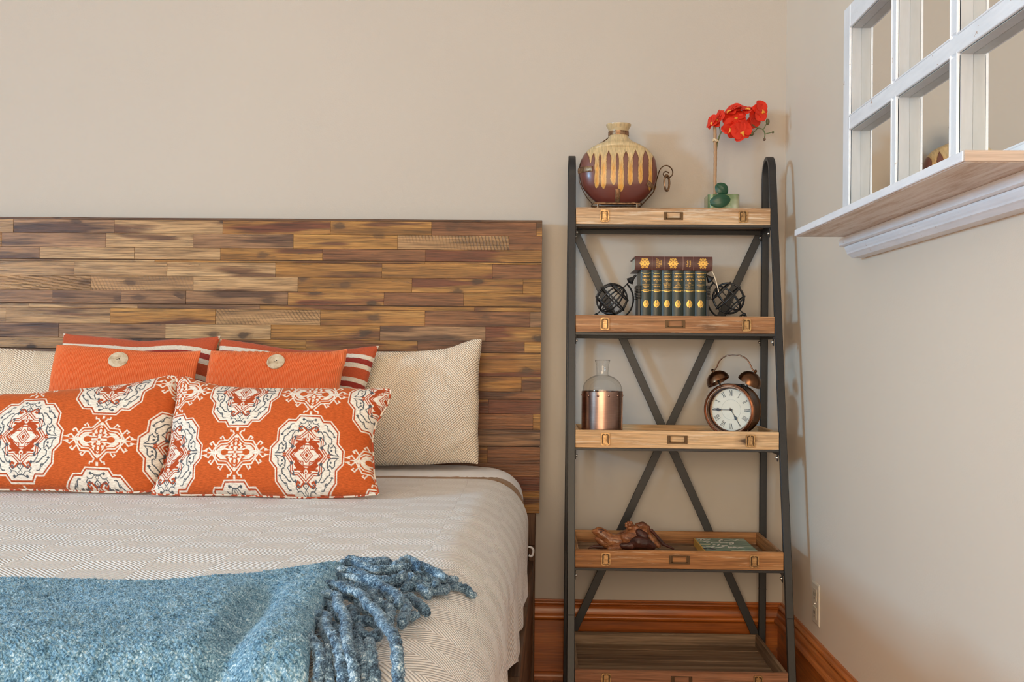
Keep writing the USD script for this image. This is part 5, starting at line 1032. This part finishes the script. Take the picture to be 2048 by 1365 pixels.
seam_ = np.array([math.cos(math.radians(-20)), math.sin(math.radians(-20)), 0]); put('sleeve_seam', tube([np.array([ga[0], YG, gz + .001]) + seam_ * rr_, np.array([ga[0], YG, zs - .0005]) + seam_ * rr_], .0010, 6), COPM, bot)

BRZ = Mat('antique_copper'); _n = BRZ.noise(BRZ.vec((22, 22, 22)), 1.0, 4.0, .6); BRZM = BRZ.done(base=BRZ.ramp(_n, [(.3, S(88, 62, 46)), (.65, S(136, 98, 70))]), metallic=1.0, roughness=.26)
BRZL = plain('copper_bezel', S(150, 108, 84), .24, 1.0); BRZD = plain('dark_bronze', S(82, 58, 46), .32, .9); BLK = plain('black_lacquer', S(24, 22, 22), .3)
DIALC = Mat('clock_dial'); _n = DIALC.noise(DIALC.vec((18, 18, 18)), 1.0, 3.0); DIALM = DIALC.done(base=DIALC.mix(_n, S(214, 212, 196), S(232, 230, 216)), roughness=.5); INKM = plain('dial_ink', S(58, 62, 66), .5); INKP = plain('dial_ink_pale', S(176, 180, 172), .5)
cyaw = math.radians(31); cn = np.array([-math.sin(cyaw), -math.cos(cyaw), 0]); cxr = np.array([math.cos(cyaw), -math.sin(cyaw), 0]); cu = np.array([0, 0, 1.0])
Y0 = tray_y(2) + .052; cc = on_y(1457.5, 820.6, Y0); CR = .0755
ck = thing('alarm_clock', 'antique copper twin-bell alarm clock with a cream roman dial', 'clock', (cc[0], cc[1], floor_z(2)))
MC = frame(cc, cxr, cu, cn)
def ckp(name, m, mt, par=None, sm=40, **k): m = m.copy(); m.apply_transform(MC); return put(name, m, mt, par or ck, smooth=sm, **k)
ckp('case', lathe([(.0001, -.076), (.058, -.076), (.066, -.074), (.0725, -.069), (.0735, -.066), (.0715, -.063), (.0705, -.060), (.0715, -.030), (.0715, -.012), (.0735, -.010), (.0745, -.006)], 96), BRZM)
ckp('bezel', lathe([(.0735, -.010), (.0755, -.007), (.0760, -.002), (.0748, .0022), (.0728, .0035), (.0712, .0022), (.0705, .0005), (.0692, .0010), (.0680, .0026), (.0662, .0026), (.0650, .0008), (.0642, -.003)], 96), BRZL)
ckp('inner_ring', lathe([(.0645, -.002), (.0640, -.0185), (.0605, -.0196), (.0600, -.0199)], 96), BRZD)
dial = ckp('dial', lathe([(.0001, -.0192), (.0300, -.0192), (.0603, -.0192), (.0603, -.021), (.0001, -.021)], 72), DIALM)
def bars(spec, ang, r0, r1):
    """Roman numeral strokes: list of (x at inner end, x at outer end, width), set radially with feet to the centre."""
    out = []
    for xi, xo, w in spec: out.append(Polygon([(xi - w / 2, r0), (xi + w / 2, r0), (xo + w / 2, r1), (xo - w / 2, r1)]))
    g = affinity.rotate(shapely.union_all(out), -ang, origin=(0, 0)); return thin(g, .0003)
def numeral(s):
    w_ = {'I': .0030, 'V': .0062, 'X': .0060}; tot = sum(w_[c] for c in s); x = -tot / 2; out = []
    for c in s:
        m = x + w_[c] / 2
        if c == 'I': out.append((m, m, .0013))
        elif c == 'V': out += [(m, m - .0024, .0013), (m, m + .0024, .0007)]
        else: out += [(m - .0022, m + .0022, .0007), (m + .0022, m - .0022, .0013)]
        x += w_[c]
    return out
nums = 'XII I II III IIII V VI VII VIII IX X XI'.split()
ckp('numerals', move(cat(*[bars(numeral(s), 30 * k, .0395, .0560) for k, s in enumerate(nums)]), (0, 0, -.0191)), INKM, dial, False)
ckp('minute_ring', move(thin(Point(0, 0).buffer(.0292, quad_segs=24).difference(Point(0, 0).buffer(.0286, quad_segs=24)).union(Point(0, 0).buffer(.0590, quad_segs=24).difference(Point(0, 0).buffer(.0585, quad_segs=24)))), (0, 0, -.0191)), INKP, dial, False)
def hand(L_, w, spade, ang, z):
    g = shapely.union_all([Polygon([(-w / 2, -.006), (w / 2, -.006), (w * .25, L_), (-w * .25, L_)]), affinity.scale(affinity.translate(dia(.0050, .0085), 0, spade), 1, 1), Point(0, spade - .006).buffer(.0028), Point(0, 0).buffer(.0036)])
    return move(thin(affinity.rotate(g, -ang, origin=(0, 0)), .0006), (0, 0, z))
ckp('hour_hand', hand(.0555, .0018, .0285, 148, -.0172), INKM, None, False); ckp('minute_hand', hand(.0560, .0018, .0380, 268.5, -.0158), INKM, None, False)
ckp('hand_cap', ball((0, 0, -.0148), .0026, 2), BRZD, None, True)
gd = lathe([(.0001, -.0020), (.0300, -.0022), (.0640, -.0030)], 48); ckp('dial_glass', gd, DIALGM, None, True)
bellp = lathe([(.0001, .0240), (.010, .0230), (.020, .0190), (.028, .0120), (.0330, .0030), (.0345, -.0060), (.0348, -.0090), (.0330, -.0088), (.0315, .0020), (.0260, .0110), (.0180, .0165), (.0001, .0195)], 64)
tops = []
for s in (-1, 1):
    d = np.array([s * math.sin(math.radians(30)), math.cos(math.radians(30)), 0]); o = np.array([s * .0500, .0860, -.038])
    Mb = frame(o, (d[1], -d[0], 0), (0, 0, -1) if False else np.cross(d, (d[1], -d[0], 0)), d); b = bellp.copy(); b.apply_transform(Mb); bl = ckp('bell', b, BRZM, None, 40)
    nut = lathe([(.0001, .0345), (.0030, .0330), (.0048, .0290), (.0030, .0255), (.0036, .0225), (.0001, .0225)], 20); nut.apply_transform(Mb); ckp('bell_nut', nut, BRZM, bl, 50)
    ckp('bell_post', tube([o - d * .030, o + d * .021], .0028, 10), BLK, bl, 40); tops.append(o + d * .0265)
hp = [tops[0], tops[0] + (.006, .006, 0), np.array([-.046, .136, -.038]), np.array([-.026, .1535, -.038]), np.array([0, .1575, -.038]), np.array([.026, .1535, -.038]), np.array([.046, .136, -.038]), tops[1] + (-.006, .006, 0), tops[1]]
ckp('handle', tube(spline(hp, 80), .0027, 10, flat=(1, .7)), BRZL, None, 50)
ckp('hammer_bracket', cat(cbox((-.030, .066, -.052), (.030, .0745, -.024), .003)), BLK, None, 30)
for s in (-1, 1): ckp('foot', tube([(s * .040, -.052, -.040), (s * .0475, -(cc[2] - floor_z(2)) + .0016, -.040)], [.0040, .0052], 12), BRZD, None, 40)
ckp('foot', tube([(0, -.060, -.068), (0, -(cc[2] - floor_z(2)) + .0016, -.070)], [.0040, .0052], 12), BRZD, None, 40)

# ---------------------------------------------------------------- fourth tray: carved turtle and a small book
YT = tray_y(3) + .095; tf_ = floor_z(3); tk = (YT + DIST) / F / 7.583
def tp(cx, cy, dy=0.0): return on_y(1120 + cx / 7.583, 1000 + cy / 7.583, YT + dy)
BURL = Mat('carved_burl'); _n = BURL.noise(BURL.vec((26, 60, 60)), 1.0, 5.0, .6, 1.2); _m = BURL.noise(BURL.vec((7, 7, 7)), 1.0, 2.0); _v = BURL.n('voronoi_texture', vector=BURL.vec((70, 70, 70)), feature='distance_to_edge', scale=1.0) + '.distance'
BURLM = BURL.done(base=BURL.mix(BURL.range(_m, .52, .68), BURL.ramp(_n, [(.3, S(84, 50, 32)), (.5, S(142, 88, 54)), (.7, S(180, 124, 78))]), BURL.ramp(_n, [(.3, S(70, 36, 24)), (.7, S(128, 74, 44))])), roughness=.36, coat_weight=.2, normal=BURL.bump(BURL.math('add', _n, BURL.range(_v, 0, .06, 0, .35)), .0014, .6))
DARKB = Mat('dark_burl'); _n = DARKB.noise(DARKB.vec((20, 50, 50)), 1.0, 4.0); DARKBM = DARKB.done(base=DARKB.ramp(_n, [(.3, S(44, 22, 18)), (.7, S(86, 44, 32))]), roughness=.48, coat_weight=.08, normal=DARKB.bump(_n, .001, .5))
def blob(chains, refine=.0022, it=8, seed=1, amp=.0012):
    """Bones: each the hull of two spheres, united, refined, smoothed."""
    from manifold3d import Manifold as MF
    tot = None
    for ch in chains:
        sp_ = [MF.sphere(r, 20).translate(tuple(map(float, c))) for c, r in ch]
        for a, b in (zip(sp_[:-1], sp_[1:]) if len(sp_) > 1 else [(sp_[0], sp_[0])]):
            h = MF.batch_hull([a, b]) if a is not b else a; tot = h if tot is None else tot + h
    m = tot.refine_to_length(refine).to_mesh(); t = trimesh.Trimesh(m.vert_properties[:, :3], m.tri_verts, process=True)
    trimesh.smoothing.filter_taubin(t, iterations=it); t.vertices += t.vertex_normals * ((fbm(t.vertices * 130, 3, seed) - .5) * amp * 2)[:, None]; return t
r_ = lambda q: q * tk
tur = thing('carved_turtle', 'carved burl wood turtle with raised head on the fourth tray', 'ornament', (tp(1000, 700)[0], YT, tf_))
m = blob([[(tp(508, 478), r_(30)), (tp(590, 490), r_(78)), (tp(660, 540), r_(95)), (tp(760, 620), r_(105)), (tp(880, 640), r_(120))], [(tp(545, 590), r_(22)), (tp(620, 615), r_(70)), (tp(720, 660), r_(85))],
          [(tp(900, 650, .01), r_(130)), (tp(1010, 590, .02), r_(135)), (tp(1120, 560, .02), r_(140))], [(tp(1010, 590, -.01), r_(100)), (tp(1130, 540), r_(105)), (tp(1250, 500), r_(90))], [(tp(1050, 470, .01), r_(60)), (tp(1150, 440), r_(60))],
          [(tp(1250, 470, .012), r_(105)), (tp(1330, 520, .012), r_(60)), (tp(1400, 640, .01), r_(60)), (tp(1490, 700, .01), r_(40))], [(tp(880, 740, -.02), r_(60)), (tp(760, 745, -.03), r_(45))], [(tp(900, 680, .05), r_(80)), (tp(1200, 660, .05), r_(110)), (tp(1350, 690, .05), r_(90))]], seed=3)
put('body', m, BURLM, tur, smooth=True)
m = blob([[(tp(1090, 655, -.020), r_(60)), (tp(1190, 640, -.026), r_(95)), (tp(1290, 655, -.026), r_(85)), (tp(1400, 710, -.018), r_(55))], [(tp(1190, 640, -.020), r_(80)), (tp(1260, 560, -.016), r_(80)), (tp(1200, 500, -.012), r_(62))], [(tp(940, 700, -.022), r_(40)), (tp(1090, 700, -.024), r_(60))]], seed=5)
put('shell_flap', m, DARKBM, tur, smooth=True, label='dark glossy carved flap of the turtle')
m = blob([[(tp(1385, 465, .0), r_(26)), (tp(1470, 560, .004), r_(24)), (tp(1560, 670, .006), r_(28)), (tp(1720, 745, .006), r_(14))]], refine=.0018, seed=6, amp=.0005); put('tail_ridge', m, DARKBM, tur, smooth=True)
m = blob([[(tp(430, 738, -.006), r_(10)), (tp(520, 712, -.002), r_(26)), (tp(700, 720, .004), r_(46)), (tp(800, 720, .010), r_(60))]], refine=.0018, seed=7, amp=.0005); put('flipper', m, DARKBM, tur, smooth=True)
kn_ = cat(*[ball(tp(1050 + 46 * math.cos(q), 385 + 38 * math.sin(q), .004 * math.sin(q * 2)), r_(26), 2) for q in np.linspace(0, 2 * PI, 8)[:-1]], ball(tp(1055, 385, -.006), r_(34), 2), ball(tp(1060, 425), r_(52), 2)); put('knob', kn_, BURLM, tur, smooth=True)
hump_ = blob([[(tp(1180, 400, .012), r_(52)), (tp(1250, 395, .012), r_(62)), (tp(1330, 430, .012), r_(42))]], refine=.0018, seed=9); put('shell_hump', hump_, BURLM, tur, smooth=True)
a = np.linspace(0, 2 * PI, 29)[:-1]; ey = tp(618, 482); eo = -.0155
eye = put('eye', ball(ey + (0, eo + .0035, 0), r_(30), 3, (1, .6, .8)), DARKBM, tur, smooth=True)
put('eyelid', tube(np.stack([ey[0] + r_(62) * np.cos(a), np.full(28, ey[1] + eo + .0045) + .0028 * np.cos(a) ** 2, ey[2] + r_(40) * np.sin(a) - r_(8) * np.cos(a)], 1), r_(9), 7, closed=True), DARKBM, eye, smooth=True)
put('carved_line', cat(*[tube(np.stack([tp(1215 + 24 * k, 505 + 16 * k)[0] + r_(15) * np.cos(a), np.full(28, YT - .0235), tp(1215 + 24 * k, 505 + 16 * k)[2] + r_(20) * np.sin(a)], 1), r_(4), 5, closed=True) for k in range(3)]), plain('pale_carving', S(150, 104, 78), .6), tur, smooth=True)

BKZ = tf_ + .0225
def bp(cx, cy, dz=0.0): return on_z(1370 + cx / 13.653, 1060 + cy / 13.653, BKZ + dz)
sb_ = thing('book', 'small green book with white brush lettering and a yellow spine', 'book', (bp(1000, 400)[0], bp(1000, 400)[1], tf_))
q0, q1 = bp(285, 238), bp(1600, 238); q0[1] = q1[1] = (q0[1] + q1[1]) / 2
q3, q2 = bp(350, 590), bp(1745, 590); q3[1] = q2[1] = max(tray_y(3) + .016, (q3[1] + q2[1]) / 2)
q3[0] = q0[0] + .001; q2[0] = q1[0] + .001
def slab(z0, z1, g=0.0): return hull([p + np.array([sx * g, sy * g, 0]) + np.array([0, 0, z - p[2]]) for p, sx, sy in ((q0, 1, -1), (q1, -1, -1), (q2, -1, 1), (q3, 1, 1)) for z in (z0, z1)])
TEAL = Mat('green_painted_cover'); _n = TEAL.noise(TEAL.vec((9, 40, 9)), 1.0, 4.0, .6); TEALM = TEAL.done(base=TEAL.ramp(_n, [(.34, S(48, 84, 74)), (.5, S(110, 146, 128)), (.64, S(178, 190, 168))]), roughness=.4)
YEL = plain('yellow_spine', S(216, 172, 86), .5); WHT = plain('white_brush', S(232, 228, 220), .6); NAVY = plain('navy_print', S(44, 52, 70), .5); CRM = plain('cream_print', S(236, 218, 172), .5)
put('page_block', slab(tf_ + .0022, BKZ - .0020, .003), PAGEM, sb_); put('cover', slab(BKZ - .0020, BKZ - .0002), TEALM, sb_); put('back_cover', slab(tf_ + .0002, tf_ + .0020), TEALM, sb_)
put('spine', hull([p + np.array([dx, 0, z - p[2]]) for p in (q0, q3) for dx in (-.0045, -.0004) for z in (tf_ + .0004, BKZ - .0004)]), YEL, sb_)
strokes = ['330,262 420,250 520,252', '440,258 425,292', '520,268 570,258 620,262 680,258', '560,285 600,290 650,280', '945,318 960,285 1000,262 1010,290', '1085,292 1180,290', '1200,292 1260,280 1330,288', '1380,298 1410,272 1440,268', '520,318 600,325 650,322', '600,352 640,338', '720,358 800,345 900,350', '960,358 1060,352 1140,360', '1200,352 1260,362 1310,350 1300,390 1240,402 1230,380', '780,412 830,395', '900,425 940,400', '1020,430 1140,428', '400,458 480,462 560,448', '520,470 540,455', '600,460 720,455 800,448 760,475 720,488', '860,488 950,482 1060,452', '1190,460 1210,505 1260,475 1310,500 1350,470 1430,505 1490,480 1600,490']
def onbook(px_list, w, mt, nm, n=16):
    out = []
    for s in px_list:
        pts = [bp(*map(float, q.split(','))) for q in s.split()]; pts = [np.array([np.clip(p[0], q0[0] + .003, q1[0] - .003), np.clip(p[1], q3[1] + .003, q0[1] - .003)]) for p in pts]
        l = LineString(resample(pts, n) if len(pts) > 2 else pts).buffer(w / 2); g = thin(l, .0003); g.apply_translation((0, 0, BKZ - .0002)); out.append(g)
    put(nm, cat(*out), mt, sb_)
onbook(strokes, .0054, WHT, 'brush_lettering')
onbook(['440,396 540,396 640,400'], .0115, CRM, 'printed_sun'); onbook(['400,520 560,500 800,540'], .010, NAVY, 'printed_hill'); onbook(['1300,560 1600,558'], .008, CRM, 'printed_strip')
